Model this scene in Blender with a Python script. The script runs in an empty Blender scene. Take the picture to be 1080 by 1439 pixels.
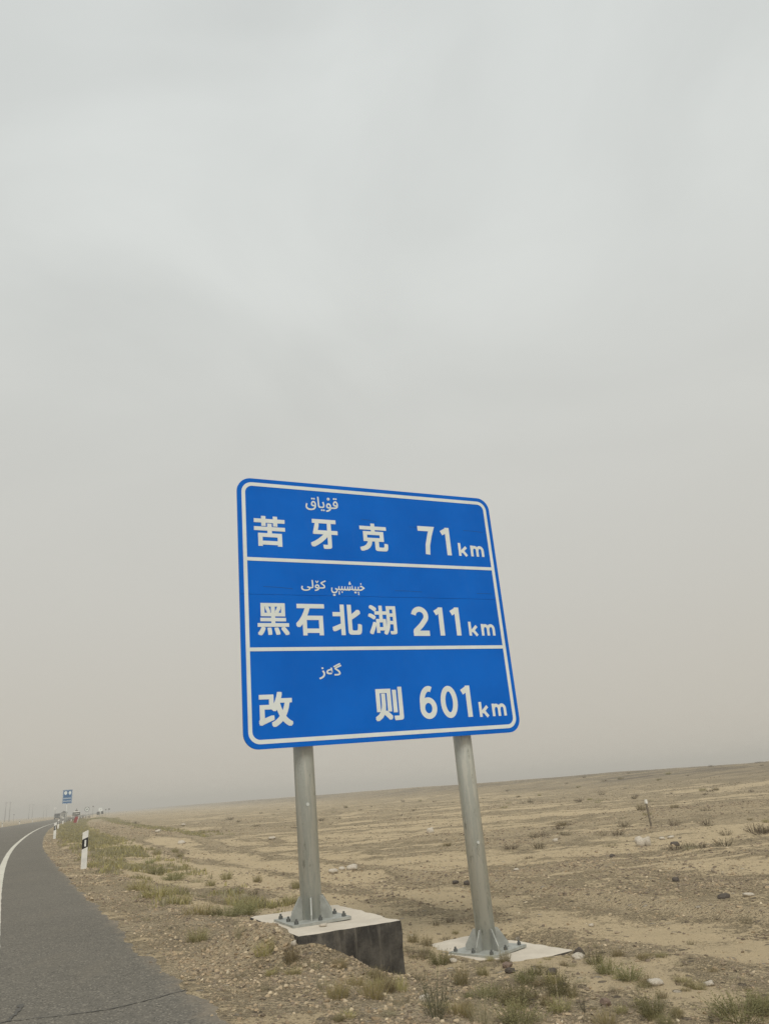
import bpy, math, random
import numpy as np
from mathutils import Matrix, Vector

# ================================================================ camera, world, sun, exposure
sc = bpy.context.scene
COL = sc.collection
cam = bpy.data.cameras.new('camera')
cam_ob = bpy.data.objects.new('camera', cam)
COL.objects.link(cam_ob)
cam.sensor_fit = 'VERTICAL'
cam.sensor_height = 36.0
cam.sensor_width = 27.0
cam.lens = 36.0*1062/1439
cam.clip_start = .05
cam.clip_end = 9000
cam_ob.matrix_world = Matrix(((0.99719931, 0.07478995, 0.0, 0), (0.02577621, -0.34368279, -0.93873198, 0),
                              (-0.07020772, 0.93610288, -0.34464805, 0), (0, 0, 0, 1)))
sc.camera = cam_ob

SUN_EL, SUN_AZ = 48.0, 178.0          # degrees; azimuth clockwise from the viewing direction (+Y): behind the viewer
SUN_STRENGTH = 1.5
SKY_GAIN = .86
EXPOSURE = 0.32

w = bpy.data.worlds.new('World')
sc.world = w
w.use_nodes = True
nt = w.node_tree
nt.nodes.clear()
def N(nt, t, **k):
    n = nt.nodes.new(t)
    for a, b in k.items():
        setattr(n, a, b)
    return n
out = N(nt, 'ShaderNodeOutputWorld')
bg_clear = N(nt, 'ShaderNodeBackground')
sky = N(nt, 'ShaderNodeTexSky', sky_type='NISHITA', sun_disc=False, sun_elevation=math.radians(SUN_EL), sun_rotation=math.radians(SUN_AZ))
sky.dust_density = 6.0
sky.air_density = 1.0
bg_clear.inputs['Strength'].default_value = .06
nt.links.new(sky.outputs[0], bg_clear.inputs['Color'])
# overcast dusty layer: brightness and tint by height above the horizon, broken by very soft cloud
bg_cloud = N(nt, 'ShaderNodeBackground')
bg_cloud.inputs['Strength'].default_value = SKY_GAIN
tc = N(nt, 'ShaderNodeTexCoord')
sep = N(nt, 'ShaderNodeSeparateXYZ')
nt.links.new(tc.outputs['Generated'], sep.inputs[0])
ramp = N(nt, 'ShaderNodeValToRGB')
cr = ramp.color_ramp
cr.interpolation = 'B_SPLINE'
stops = [(0.0, (.545, .506, .436)), (.07, (.542, .510, .446)), (.22, (.562, .549, .502)), (.40, (.594, .597, .564)),
         (.58, (.618, .637, .615)), (.80, (.630, .655, .640)), (1.0, (.645, .668, .660))]
while len(cr.elements) < len(stops):
    cr.elements.new(.5)
for e, (p, c) in zip(cr.elements, stops):
    e.position = p
    e.color = (*c, 1)
nt.links.new(sep.outputs['Z'], ramp.inputs[0])
mp = N(nt, 'ShaderNodeMapping')
mp.inputs['Scale'].default_value = (1.0, 1.0, 1.9)
mp.inputs['Location'].default_value = (2.2, 6.1, 4.0)
nt.links.new(tc.outputs['Generated'], mp.inputs[0])
n1 = N(nt, 'ShaderNodeTexNoise')
n1.inputs['Scale'].default_value = 2.1
n1.inputs['Detail'].default_value = 6.0
n1.inputs['Roughness'].default_value = .47
n1.inputs['Distortion'].default_value = .5
nt.links.new(mp.outputs[0], n1.inputs['Vector'])
mr = N(nt, 'ShaderNodeMapRange')
mr.inputs['From Min'].default_value = .25
mr.inputs['From Max'].default_value = .75
mr.inputs['To Min'].default_value = .89
mr.inputs['To Max'].default_value = 1.13
nt.links.new(n1.outputs['Fac'], mr.inputs['Value'])
# clouds only read above the dust, so their contrast grows with height
hr = N(nt, 'ShaderNodeMapRange')
hr.inputs['From Min'].default_value = .22
hr.inputs['From Max'].default_value = .6
hr.clamp = True
nt.links.new(sep.outputs['Z'], hr.inputs['Value'])
mxc = N(nt, 'ShaderNodeMix', data_type='FLOAT')
mxc.inputs['A'].default_value = 1.0
nt.links.new(hr.outputs[0], mxc.inputs['Factor'])
nt.links.new(mr.outputs[0], mxc.inputs['B'])
mul = N(nt, 'ShaderNodeVectorMath', operation='SCALE')
nt.links.new(ramp.outputs['Color'], mul.inputs[0])
nt.links.new(mxc.outputs['Result'], mul.inputs['Scale'])
nt.links.new(mul.outputs[0], bg_cloud.inputs['Color'])
mixs = N(nt, 'ShaderNodeMixShader')
mixs.inputs[0].default_value = .96
nt.links.new(bg_clear.outputs[0], mixs.inputs[1])
nt.links.new(bg_cloud.outputs[0], mixs.inputs[2])
nt.links.new(mixs.outputs[0], out.inputs['Surface'])

sun = bpy.data.lights.new('sun', 'SUN')
sun.energy = SUN_STRENGTH
sun.angle = math.radians(24)
sun.color = (1.0, .96, .90)
sun_ob = bpy.data.objects.new('sun', sun)
COL.objects.link(sun_ob)
_az, _el = math.radians(SUN_AZ), math.radians(SUN_EL)
_to = Vector((math.sin(_az)*math.cos(_el), math.cos(_az)*math.cos(_el), math.sin(_el)))
sun_ob.rotation_euler = _to.to_track_quat('Z', 'Y').to_euler()

sc.view_settings.view_transform = 'Standard'
sc.view_settings.look = 'None'
sc.view_settings.gamma = 1.0
sc.view_settings.exposure = EXPOSURE
sc.view_settings.use_curve_mapping = False
sc.render.engine = 'CYCLES'
sc.cycles.max_bounces = 5
sc.cycles.diffuse_bounces = 3
sc.cycles.glossy_bounces = 2
sc.cycles.transmission_bounces = 3
sc.cycles.volume_bounces = 0
sc.cycles.use_denoising = True
sc.cycles.denoiser = 'OPENIMAGEDENOISE'
sc.cycles.denoising_input_passes = 'RGB_ALBEDO_NORMAL'
sc.cycles.denoising_prefilter = 'NONE'
sc.cycles.use_adaptive_sampling = False

# ---------------------------------------------------------------- terrain
_ty = np.array([-400., 14., 45., 110., 150., 5000.])
_tt = np.array([.50, .50, .445, .405, .374, .374])
_yy = np.concatenate([np.arange(-60, 300, .5), np.arange(300, 3000, 10.)])
_xx = -np.concatenate([[0], np.cumsum(.5*(np.interp(_yy[1:], _ty, _tt)+np.interp(_yy[:-1], _ty, _tt))*np.diff(_yy))])
_xx += -3.04 - np.interp(9.33, _yy, _xx)
def edge_x(y): return np.interp(y, _yy, _xx)
def road_off(x, y):
    t = np.interp(y, _ty, _tt)
    return (x-edge_x(y))/np.sqrt(1+t*t)
def road_pt(y, o):
    """point at offset o (metres right of the asphalt edge) from the edge point at y"""
    t = np.interp(y, _ty, _tt); c = 1/np.sqrt(1+t*t)
    return edge_x(y)+o*c, y+o*c*t
def _hash(ix, iy, seed):
    h = (ix.astype(np.int64)*374761393+iy.astype(np.int64)*668265263+seed*974634777) & 0xffffffff
    h = ((h ^ (h >> 13))*1274126177) & 0xffffffff
    h = (h ^ (h >> 16)) & 0xffff
    return h/65535.
def vnoise(x, y, seed=0):
    x = np.asarray(x, float); y = np.asarray(y, float)
    ix = np.floor(x); iy = np.floor(y); fx = x-ix; fy = y-iy
    fx = fx*fx*fx*(fx*(6*fx-15)+10); fy = fy*fy*fy*(fy*(6*fy-15)+10)
    a = _hash(ix, iy, seed); b = _hash(ix+1, iy, seed); c = _hash(ix, iy+1, seed); d = _hash(ix+1, iy+1, seed)
    return (a*(1-fx)+b*fx)*(1-fy)+(c*(1-fx)+d*fx)*fy-.5
def fbm(x, y, seed=0, octs=4, gain=.5):
    r = 0.; amp = 1.
    for i in range(octs):
        r = r+amp*vnoise(x*2**i+17.3*i, y*2**i-9.1*i, seed+i); amp *= gain
    return r
def sstep(a, b, x):
    t = np.clip((x-a)/(b-a), 0, 1); return t*t*(3-2*t)
def bands(x, y):
    """long wheel ridges and sandy washes; returns 0..1 gravel amount away from the road and the ridge height"""
    o = road_off(x, y)
    wob = 1.2*fbm(x/9, y/9, 51, 3)
    s = y*1.09
    r1 = np.exp(-((o-6.4+wob*.35)/.30)**2)*(.55+.9*np.clip(fbm(s/6, o/3, 5, 2)+.25, 0, 1))
    r2 = np.exp(-((o-8.6+wob*.5)/.35)**2)*np.clip(fbm(s/5, o/3, 6, 2)+.35, 0, 1)*1.3
    r3 = np.exp(-((o-4.2+wob*.3)/.25)**2)*np.clip(fbm(s/4, o/3, 7, 2)+.25, 0, 1)*1.2
    r4 = np.exp(-((o-12.5+wob)/.6)**2)*np.clip(fbm(s/6, o/3, 8, 2)+.3, 0, 1)*1.2
    xr, yr = x*.96+y*.28, -x*.28+y*.96
    w = fbm(xr/11+.4*fbm(x/5, y/5, 20, 2), yr/2.3, 21, 4)
    w2 = fbm(x/3.2, y/3.2, 33, 4)
    g = np.clip(.42+1.1*w+.55*w2, 0, 1)
    r5 = sstep(5, 9, o)*np.clip((w-.18)*3, 0, 1)*np.clip(.5+2*w2, 0, 1)
    return g, .11*r1+.09*r2+.09*r3+.09*r4+.08*r5, np.clip(r1+r2+r3+r4+r5, 0, 1)
def gz(x, y, fine=True):
    x = np.asarray(x, float); y = np.asarray(y, float)
    o = road_off(x, y); s = y*1.09
    dist = np.hypot(x, y)
    near = 1-sstep(60, 220, dist)
    so = o+.35*fbm(x/1.7, y/1.7, 3, 3)*sstep(.2, .8, o)
    z = -1.35 - .03*sstep(0, .5, o) - .26*sstep(.85, 2.3, so) - .10*sstep(2.3, 6, so)
    z = z + sstep(45, 84, o)*1.70*(1-.12*sstep(90, 200, o)) + .35*fbm(x/22, y/22, 14, 3)*sstep(35, 80, o)
    z = z - .14*sstep(-10.3, -11.5, o)*1.0 - .12*sstep(-12, -20, o)
    # low gravel track beyond the verge
    tr = sstep(30, 44, y)*np.exp(-((o-5.6)/1.7)**4)
    z = z + .30*tr
    # verge bank under the grass
    z = z + .16*sstep(24, 40, y)*np.exp(-((o-2.4)/1.6)**2)
    off = sstep(.15, .7, o)+sstep(-10.3, -11, o)
    g, rh, rm = bands(x, y)
    z = z + near*off*(rh*sstep(2.5, 4, o) + .10*fbm(x/4.5, y/4.5, 1, 3)*sstep(1.5, 4, o) + .05*fbm(x/1.3, y/1.3, 2, 3))
    # soil heaped against the nearer footing and worn away beside the farther one
    du, dn = (x+.107)*.8947+(y-8.70)*.4464, -((x+.107)*.4464-(y-8.70)*.8948)      # along the sign, behind it
    lz = -1.13-.06*sstep(-1.5, -1.2, du)-.47*sstep(-1.35, -.25, du)*(1-.75*sstep(.2, .9, dn)*(1-sstep(-.1, .25, du)))
    lw = np.exp(-(np.clip(np.hypot((du+.85)/.95, (dn-.2)/1.0)-.72, 0, None)/.34)**2)*sstep(.05, .5, o)
    z = z + lw*(lz+.03*fbm(x/.4, y/.4, 66, 3)-z)
    rz_ = -1.752+.085*sstep(.88, .55, du)+.05*sstep(-.25, -.55, dn)*(1-sstep(1.25, 1.6, du))
    rw = np.exp(-(np.clip(np.hypot((du-1.08)/.85, (dn-.27)/1.05)-.75, 0, None)/.3)**2)
    z = z + rw*(rz_+.03*fbm(x/.4, y/.4, 67, 3)-z)
    if fine:
        z = z + near*off*(.026*fbm(x/.28, y/.28, 9, 3)+.045*sstep(2.5, 5, o)*np.clip(fbm(x/.9, y/.6, 10, 4, .6)-.05, 0, 1))
    z = z - .05*(sstep(-.12, -.3, o)*sstep(-10.2, -10., o))
    return z

rng = np.random.default_rng(7)
random.seed(7)

# ================================================================ materials
def material(name, rough=.8, metal=0.0, spec=.3):
    m = bpy.data.materials.new(name)
    m.use_nodes = True
    b = m.node_tree.nodes['Principled BSDF']
    b.inputs['Roughness'].default_value = rough
    b.inputs['Metallic'].default_value = metal
    b.inputs['Specular IOR Level'].default_value = spec
    return m, m.node_tree, b
def link(nt, a, b): nt.links.new(a, b)
def noise(nt, scale, detail=3, rough=.5, vec=None, dist=0):
    n = N(nt, 'ShaderNodeTexNoise')
    n.inputs['Scale'].default_value = scale
    n.inputs['Detail'].default_value = detail
    n.inputs['Roughness'].default_value = rough
    n.inputs['Distortion'].default_value = dist
    if vec is not None: link(nt, vec, n.inputs['Vector'])
    return n.outputs['Fac']
def coords(nt, which='Object', scale=None):
    t = N(nt, 'ShaderNodeTexCoord')
    if scale is None: return t.outputs[which]
    m = N(nt, 'ShaderNodeMapping')
    m.inputs['Scale'].default_value = scale
    link(nt, t.outputs[which], m.inputs[0])
    return m.outputs[0]
def mixc(nt, fac, a, b, mode='MIX'):
    m = N(nt, 'ShaderNodeMix', data_type='RGBA', blend_type=mode)
    for s, v in ((m.inputs[0], fac), (m.inputs[6], a), (m.inputs[7], b)):
        if hasattr(v, 'is_output'): link(nt, v, s)
        elif isinstance(v, tuple): s.default_value = (*v, 1)
        else: s.default_value = v
    return m.outputs[2]
def rampf(nt, v, a, b, c=0., d=1.):
    m = N(nt, 'ShaderNodeMapRange', interpolation_type='SMOOTHSTEP')
    m.inputs['From Min'].default_value = a
    m.inputs['From Max'].default_value = b
    m.inputs['To Min'].default_value = c
    m.inputs['To Max'].default_value = d
    link(nt, v, m.inputs['Value'])
    return m.outputs[0]
def math_(nt, op, a, b=None, clamp=False):
    m = N(nt, 'ShaderNodeMath', operation=op, use_clamp=clamp)
    for s, v in zip(m.inputs, (a, b)):
        if v is None: continue
        if hasattr(v, 'is_output'): link(nt, v, s)
        else: s.default_value = v
    return m.outputs[0]
def bump(nt, bsdf, h, strength=.5, dist=.01):
    b = N(nt, 'ShaderNodeBump')
    b.inputs['Strength'].default_value = strength
    b.inputs['Distance'].default_value = dist
    link(nt, h, b.inputs['Height'])
    link(nt, b.outputs[0], bsdf.inputs['Normal'])
def voro(nt, scale, vec, feature='F1'):
    v = N(nt, 'ShaderNodeTexVoronoi', feature=feature)
    v.inputs['Scale'].default_value = scale
    link(nt, vec, v.inputs['Vector'])
    return v
def attr(nt, name, col=False):
    a = N(nt, 'ShaderNodeAttribute', attribute_name=name)
    return a.outputs['Color' if col else 'Fac']

# ---- ground: pale sand and grey-brown gravel, mixed by the mesh attribute "gravel"
M_ground, nt, b = material('sand_and_gravel', .95, 0, .15)
P = coords(nt)
sand = mixc(nt, noise(nt, .8, 5, .6, P), (.462, .364, .222), (.552, .444, .280))
sand = mixc(nt, rampf(nt, noise(nt, 55, 4, .7, P), .3, .75), sand, (.425, .338, .214))
v1 = voro(nt, 42, P); v2 = voro(nt, 17, P); v3 = voro(nt, 6.5, P)
gcol = mixc(nt, v1.outputs['Color'], (.240, .190, .122), (.540, .435, .284))
g2 = mixc(nt, v2.outputs['Color'], (.262, .206, .134), (.510, .408, .264))
gcol = mixc(nt, .45, gcol, g2)
gcol = mixc(nt, rampf(nt, noise(nt, 1.7, 4, .6, P), .35, .7), gcol, (.400, .330, .222))
gm = math_(nt, 'ADD', attr(nt, 'gravel'), math_(nt, 'MULTIPLY', math_(nt, 'SUBTRACT', noise(nt, 3.4, 6, .72, P), .5), 1.0))
gm = math_(nt, 'ADD', gm, math_(nt, 'MULTIPLY', math_(nt, 'SUBTRACT', noise(nt, 26, 3, .6, P), .5), .85))
gm = math_(nt, 'ADD', gm, math_(nt, 'MULTIPLY', math_(nt, 'SUBTRACT', noise(nt, 85, 2, .6, P), .5), .5))
lx = noise(nt, 1.0, 7, .78, coords(nt, 'Object', (.55, 2.6, 1)))
gm = math_(nt, 'ADD', gm, math_(nt, 'MULTIPLY', math_(nt, 'SUBTRACT', lx, .5), .7))
gm = rampf(nt, gm, .40, .66)
shl = attr(nt, 'shoulder')
col = mixc(nt, math_(nt, 'MULTIPLY', gm, math_(nt, 'ADD', math_(nt, 'MULTIPLY', shl, .42), .36)), sand, gcol)
# small dark clasts, thick where the ground is gravelly
for sc_, d0, d1 in ((30, .30, .22), (13, .27, .19)):
    vd = voro(nt, sc_, P)
    vs_ = N(nt, 'ShaderNodeSeparateColor'); link(nt, vd.outputs['Color'], vs_.inputs[0])
    thr = math_(nt, 'GREATER_THAN', math_(nt, 'ADD', vs_.outputs[0], math_(nt, 'MULTIPLY', gm, .42)), .90)
    dot = math_(nt, 'MULTIPLY', thr, rampf(nt, vd.outputs['Distance'], d0, d1))
    col = mixc(nt, math_(nt, 'MULTIPLY', dot, .8), col, mixc(nt, vs_.outputs[1], (.085, .068, .048), (.215, .175, .125)))
# scattered single stones, dark and pale
sepc = N(nt, 'ShaderNodeSeparateColor'); link(nt, v3.outputs['Color'], sepc.inputs[0])
st = math_(nt, 'MULTIPLY', rampf(nt, v3.outputs['Distance'], .26, .20), rampf(nt, sepc.outputs[0], .62, .66))
col = mixc(nt, math_(nt, 'MULTIPLY', st, .75), col, mixc(nt, rampf(nt, sepc.outputs[1], .55, .75), (.120, .098, .078), (.42, .37, .30)))
dk = attr(nt, 'dark_gravel')
col = mixc(nt, math_(nt, 'MULTIPLY', dk, rampf(nt, noise(nt, .35, 7, .75, coords(nt, 'Object', (.35, 1, 1))), .35, .62)), col, mixc(nt, v2.outputs['Color'], (.115, .095, .072), (.200, .168, .126)))
link(nt, col, b.inputs['Base Color'])
hgt = math_(nt, 'ADD', math_(nt, 'MULTIPLY', math_(nt, 'MULTIPLY', v1.outputs['Distance'], -1.), gm), math_(nt, 'MULTIPLY', noise(nt, 70, 4, .7, P), .6))
hgt = math_(nt, 'ADD', hgt, math_(nt, 'MULTIPLY', math_(nt, 'MULTIPLY', v2.outputs['Distance'], -1.6), gm))
hgt = math_(nt, 'ADD', hgt, math_(nt, 'MULTIPLY', st, 1.4))
bump(nt, b, hgt, 1.0, .03)

# ---- asphalt, UV.x = metres from the right edge, UV.y = metres along
M_road, nt, b = material('worn_asphalt', .92, 0, .10)
P = coords(nt)
uv = N(nt, 'ShaderNodeUVMap', uv_map='road'); sx = N(nt, 'ShaderNodeSeparateXYZ'); link(nt, uv.outputs[0], sx.inputs[0])
va = voro(nt, 48, P); vb = voro(nt, 80, P)
c0 = mixc(nt, noise(nt, .55, 5, .6, P), (.112, .103, .086), (.178, .165, .138))
c0 = mixc(nt, math_(nt, 'MULTIPLY', rampf(nt, va.outputs['Distance'], .5, .0), .35), c0, mixc(nt, va.outputs['Color'], (.075, .072, .065), (.33, .31, .27)))
sv = N(nt, 'ShaderNodeSeparateColor'); link(nt, vb.outputs['Color'], sv.inputs[0])
c0 = mixc(nt, math_(nt, 'MULTIPLY', rampf(nt, sv.outputs[0], .84, .93), .75), c0, (.32, .290, .235))
c0 = mixc(nt, math_(nt, 'MULTIPLY', rampf(nt, sv.outputs[1], .80, .9), .7), c0, (.055, .052, .047))
c0 = mixc(nt, rampf(nt, noise(nt, 9, 6, .75, P), .35, .7, 0., .35), c0, (.205, .187, .152))
c0 = mixc(nt, math_(nt, 'MULTIPLY', rampf(nt, noise(nt, 2.2, 5, .65, coords(nt, 'Object', (1, .25, 1))), .5, .78), .45), c0, (.185, .165, .130))
edge = math_(nt, 'ADD', sx.outputs['X'], math_(nt, 'MULTIPLY', math_(nt, 'SUBTRACT', noise(nt, 5, 5, .7, P), .5), .5))
c0 = mixc(nt, math_(nt, 'MULTIPLY', rampf(nt, edge, -.22, .1), .8), c0, (.27, .225, .165))
link(nt, c0, b.inputs['Base Color'])
bump(nt, b, math_(nt, 'ADD', va.outputs['Distance'], noise(nt, 120, 2, .6, P)), .35, .006)

M_paint, nt, b = material('worn_white_road_paint', .8, 0, .3)
P = coords(nt)
pc = mixc(nt, rampf(nt, noise(nt, 6, 6, .75, P), .56, .72), (.66, .635, .545), (.33, .31, .26))
link(nt, mixc(nt, noise(nt, 1.1, 3, .5, P), pc, (.50, .47, .39)), b.inputs['Base Color'])
M_crack, nt, b = material('tar_crack_filler', .7, 0, .3)
link(nt, mixc(nt, noise(nt, 14, 4, .6, coords(nt)), (.060, .057, .050), (.125, .116, .098)), b.inputs['Base Color'])

def plain(name, c, rough=.6, metal=0., var=.12, scale=6., spec=.35, bmp=0.):
    m, nt, b = material(name, rough, metal, spec)
    P = coords(nt)
    lo = tuple(x*(1-var) for x in c); hi = tuple(min(1, x*(1+var)) for x in c)
    f = noise(nt, scale, 5, .6, P)
    link(nt, mixc(nt, rampf(nt, f, .3, .7), lo, hi), b.inputs['Base Color'])
    if bmp: bump(nt, b, noise(nt, scale*6, 4, .6, P), .5, bmp)
    return m
# ---- the sign
M_blue, nt, b = material('blue_reflective_sheeting', .55, 0, .06)
P = coords(nt)
bl = mixc(nt, rampf(nt, noise(nt, 1.1, 4, .55, P), .3, .7), (.0012, .122, .560), (.0030, .146, .640))
bl = mixc(nt, math_(nt, 'MULTIPLY', rampf(nt, noise(nt, 3, 6, .7, coords(nt, 'Object', (1.6, 1, .35))), .55, .8), .07), bl, (.11, .17, .30))
link(nt, bl, b.inputs['Base Color'])
M_white, nt, b = material('white_reflective_sheeting', .5, 0, .35)
link(nt, mixc(nt, rampf(nt, noise(nt, 4, 5, .6, coords(nt)), .3, .75), (.770, .815, .785), (.690, .735, .700)), b.inputs['Base Color'])
M_crease = plain('creased_blue_film', (.004, .06, .24), .5)
M_blue_far = plain('faded_blue_sheeting', (.030, .125, .290), .6)
M_edge = plain('aluminium_channel', (.42, .43, .42), .5, .6)
M_galv, nt, b = material('galvanised_steel', .5, .08, .4)
P = coords(nt)
gv = mixc(nt, rampf(nt, noise(nt, 9, 5, .6, P), .35, .65), (.500, .530, .495), (.600, .625, .585))
gv = mixc(nt, rampf(nt, voro(nt, 38, P).outputs['Distance'], .0, .6), gv, (.535, .560, .522))
gv = mixc(nt, math_(nt, 'MULTIPLY', rampf(nt, noise(nt, 5, 6, .7, coords(nt, 'Object', (2.2, 2.2, .22))), .46, .56), .75), gv, (.690, .690, .630))
gv = mixc(nt, math_(nt, 'MULTIPLY', rampf(nt, noise(nt, 6, 7, .8, coords(nt, 'Object', (3.2, 3.2, .7))), .57, .63), .75), gv, (.290, .300, .262))
link(nt, gv, b.inputs['Base Color'])
bump(nt, b, noise(nt, 40, 3, .6, P), .08, .002)
M_fit = plain('galvanised_fittings', (.335, .342, .310), .6, .06, .15, 11)
M_bolt = plain('weathered_bolt_steel', (.125, .130, .122), .6, .3)
M_conc, nt, b = material('pale_concrete', .9, 0, .2)
P = coords(nt)
cc = mixc(nt, rampf(nt, noise(nt, 3, 6, .65, P), .3, .7), (.52, .465, .380), (.61, .550, .455))
cc = mixc(nt, math_(nt, 'MULTIPLY', rampf(nt, noise(nt, 22, 4, .7, P), .6, .75), .4), cc, (.36, .31, .24))
link(nt, cc, b.inputs['Base Color'])
bump(nt, b, noise(nt, 30, 5, .65, P), .4, .006)
M_tar, nt, b = material('bitumen_coated_concrete', .75, 0, .3)
tk = mixc(nt, rampf(nt, noise(nt, 4, 6, .65, P := coords(nt)), .35, .7), (.030, .027, .023), (.100, .090, .074))
tk = mixc(nt, math_(nt, 'MULTIPLY', rampf(nt, noise(nt, 7, 6, .7, coords(nt, 'Object', (2.6, 2.6, .22))), .50, .66), .5), tk, (.165, .146, .116))
tk = mixc(nt, math_(nt, 'MULTIPLY', rampf(nt, noise(nt, 30, 5, .75, P), .6, .72), .35), tk, (.22, .19, .15))
link(nt, tk, b.inputs['Base Color'])
bump(nt, b, noise(nt, 28, 6, .7, P), .7, .012)
M_pwhite = plain('dusty_white_plastic', (.72, .71, .66), .6)
M_pblack = plain('black_plastic_band', (.018, .018, .018), .5)
M_refl = plain('white_reflector', (.75, .75, .72), .3)
M_conc2 = plain('grey_concrete_pole', (.20, .19, .17), .9)
M_dark = plain('dark_grey_board', (.060, .064, .060), .6)
M_red = plain('faded_red_board', (.330, .040, .040), .6)
M_roof = plain('dark_roof_sheet', (.045, .045, .042), .7)
M_wall = plain('pale_plaster', (.40, .385, .34), .9)
M_car = plain('dark_car_paint', (.030, .034, .036), .3, 0, .1, 3, .5)
M_glass = plain('car_window_glass', (.02, .024, .026), .1)
M_tyre = plain('black_rubber', (.02, .02, .02), .9)
M_wood = plain('weathered_stake_wood', (.185, .155, .115), .9, 0, .25, 12)

def foliage(name, lo, hi, dry=None):
    m, nt, b = material(name, .75, 0, .2)
    oi = N(nt, 'ShaderNodeObjectInfo')
    P = coords(nt)
    c = mixc(nt, noise(nt, 5, 2, .5, P), lo, hi)
    if dry: c = mixc(nt, rampf(nt, noise(nt, 9, 2, .5, P), .52, .62), c, dry)
    hs = N(nt, 'ShaderNodeHueSaturation')
    link(nt, c, hs.inputs['Color'])
    link(nt, math_(nt, 'ADD', math_(nt, 'MULTIPLY', oi.outputs['Random'], .4), .8), hs.inputs['Value'])
    link(nt, math_(nt, 'ADD', math_(nt, 'MULTIPLY', oi.outputs['Random'], .035), .482), hs.inputs['Hue'])
    link(nt, hs.outputs[0], b.inputs['Base Color'])
    tr = N(nt, 'ShaderNodeBsdfTranslucent'); link(nt, hs.outputs[0], tr.inputs[0])
    mx = N(nt, 'ShaderNodeMixShader'); mx.inputs[0].default_value = .25
    link(nt, b.outputs[0], mx.inputs[1]); link(nt, tr.outputs[0], mx.inputs[2])
    o = [n for n in nt.nodes if n.type == 'OUTPUT_MATERIAL'][0]
    link(nt, mx.outputs[0], o.inputs['Surface'])
    return m
M_fol = {'g': foliage('grey_green_leaves', (.215, .205, .092), (.300, .278, .142)),
         'y': foliage('yellow_green_grass', (.300, .260, .104), (.405, .348, .160), (.42, .345, .21)),
         'o': foliage('olive_grass', (.230, .198, .096), (.320, .272, .145)),
         'p': foliage('pale_dry_grass', (.245, .220, .135), (.350, .305, .200)),
         't': foliage('dark_twigs', (.115, .108, .070), (.180, .165, .100)),
         'b': foliage('brown_dry_shrub', (.115, .092, .058), (.180, .145, .092))}
def stone_mat(name, c):
    return plain(name, c, .9, 0, .22, 14, .2, .006)
M_stone = {'w': stone_mat('pale_stone', (.48, .43, .35)), 'd': stone_mat('dark_stone', (.095, .080, .066)), 'r': stone_mat('reddish_stone', (.205, .150, .115))}
M_peb, nt, b = material('mixed_pebbles', .92, 0, .2)
link(nt, mixc(nt, rampf(nt, noise(nt, 90, 3, .6, coords(nt)), .45, .8, .1, .6), attr(nt, 'tint', True), (.27, .22, .165)), b.inputs['Base Color'])

# ================================================================ mesh helpers
class MB:
    def __init__(self): self.v = []; self.f = []; self.m = []
    def add(self, vs, fs, mi=0):
        k = len(self.v)
        self.v += [tuple(p) for p in vs]
        self.f += [tuple(i+k for i in f) for f in fs]
        self.m += [mi]*len(fs)
    def box(self, c, s, rz=0., mi=0, top=1.):
        x, y, z = (a/2 for a in s); co, si = math.cos(rz), math.sin(rz)
        vs = []
        for zz, k in ((-z, 1.), (z, top)):
            for a, b in ((-x, -y), (x, -y), (x, y), (-x, y)):
                a *= k; b *= k
                vs.append((c[0]+a*co-b*si, c[1]+a*si+b*co, c[2]+zz))
        self.add(vs, [(3, 2, 1, 0), (4, 5, 6, 7), (0, 1, 5, 4), (1, 2, 6, 5), (2, 3, 7, 6), (3, 0, 4, 7)], mi)
    def tube(self, p, q, r0, r1=None, n=12, caps=True, mi=0):
        r1 = r0 if r1 is None else r1
        p = Vector(p); q = Vector(q); d = (q-p).normalized()
        a = d.orthogonal().normalized(); bb = d.cross(a)
        vs = []
        for o, r in ((p, r0), (q, r1)):
            for i in range(n):
                t = 2*math.pi*i/n
                vs.append(o+a*(r*math.cos(t))+bb*(r*math.sin(t)))
        fs = [(i, (i+1) % n, n+(i+1) % n, n+i) for i in range(n)]
        if caps: fs += [tuple(range(n-1, -1, -1)), tuple(range(n, 2*n))]
        self.add(vs, fs, mi)
    def prism(self, poly, y0, y1, mi=0):
        """polygon in x,z (counter-clockwise seen from -y) extruded from y0 to y1"""
        n = len(poly)
        vs = [(x, y0, z) for x, z in poly]+[(x, y1, z) for x, z in poly]
        fs = [tuple(range(n)), tuple(range(2*n-1, n-1, -1))]
        fs += [((i+1) % n, i, n+i, n+(i+1) % n) for i in range(n)]
        self.add(vs, fs, mi)
    def mesh(self, name, mats, smooth=False):
        me = bpy.data.meshes.new(name)
        me.from_pydata(self.v, [], self.f)
        for m in (mats if isinstance(mats, (list, tuple)) else [mats]): me.materials.append(m)
        me.polygons.foreach_set('material_index', self.m)
        if smooth: me.polygons.foreach_set('use_smooth', [True]*len(self.f))
        me.update()
        return me
    def build(self, name, mats, parent=None, smooth=False):
        return link_ob(name, self.mesh(name, mats, smooth), parent)
def link_ob(name, me, parent=None):
    o = bpy.data.objects.new(name, me)
    COL.objects.link(o)
    if parent is not None: o.parent = parent
    return o
def tag(o, label=None, cat=None, group=None, kind=None):
    for k, v in (('label', label), ('category', cat), ('group', group), ('kind', kind)):
        if v: o[k] = v
    return o
def thing(name, label, cat, loc=(0, 0, 0), rz=0., group=None):
    o = bpy.data.objects.new(name, None)
    COL.objects.link(o)
    o.location = loc; o.rotation_euler = (0, 0, rz); o.empty_display_size = .2
    return tag(o, label, cat, group)
def copy_tree(o, parent=None):
    c = o.copy()
    COL.objects.link(c)
    c.parent = parent
    for ch in list(o.children): copy_tree(ch, c)
    return c
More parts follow.
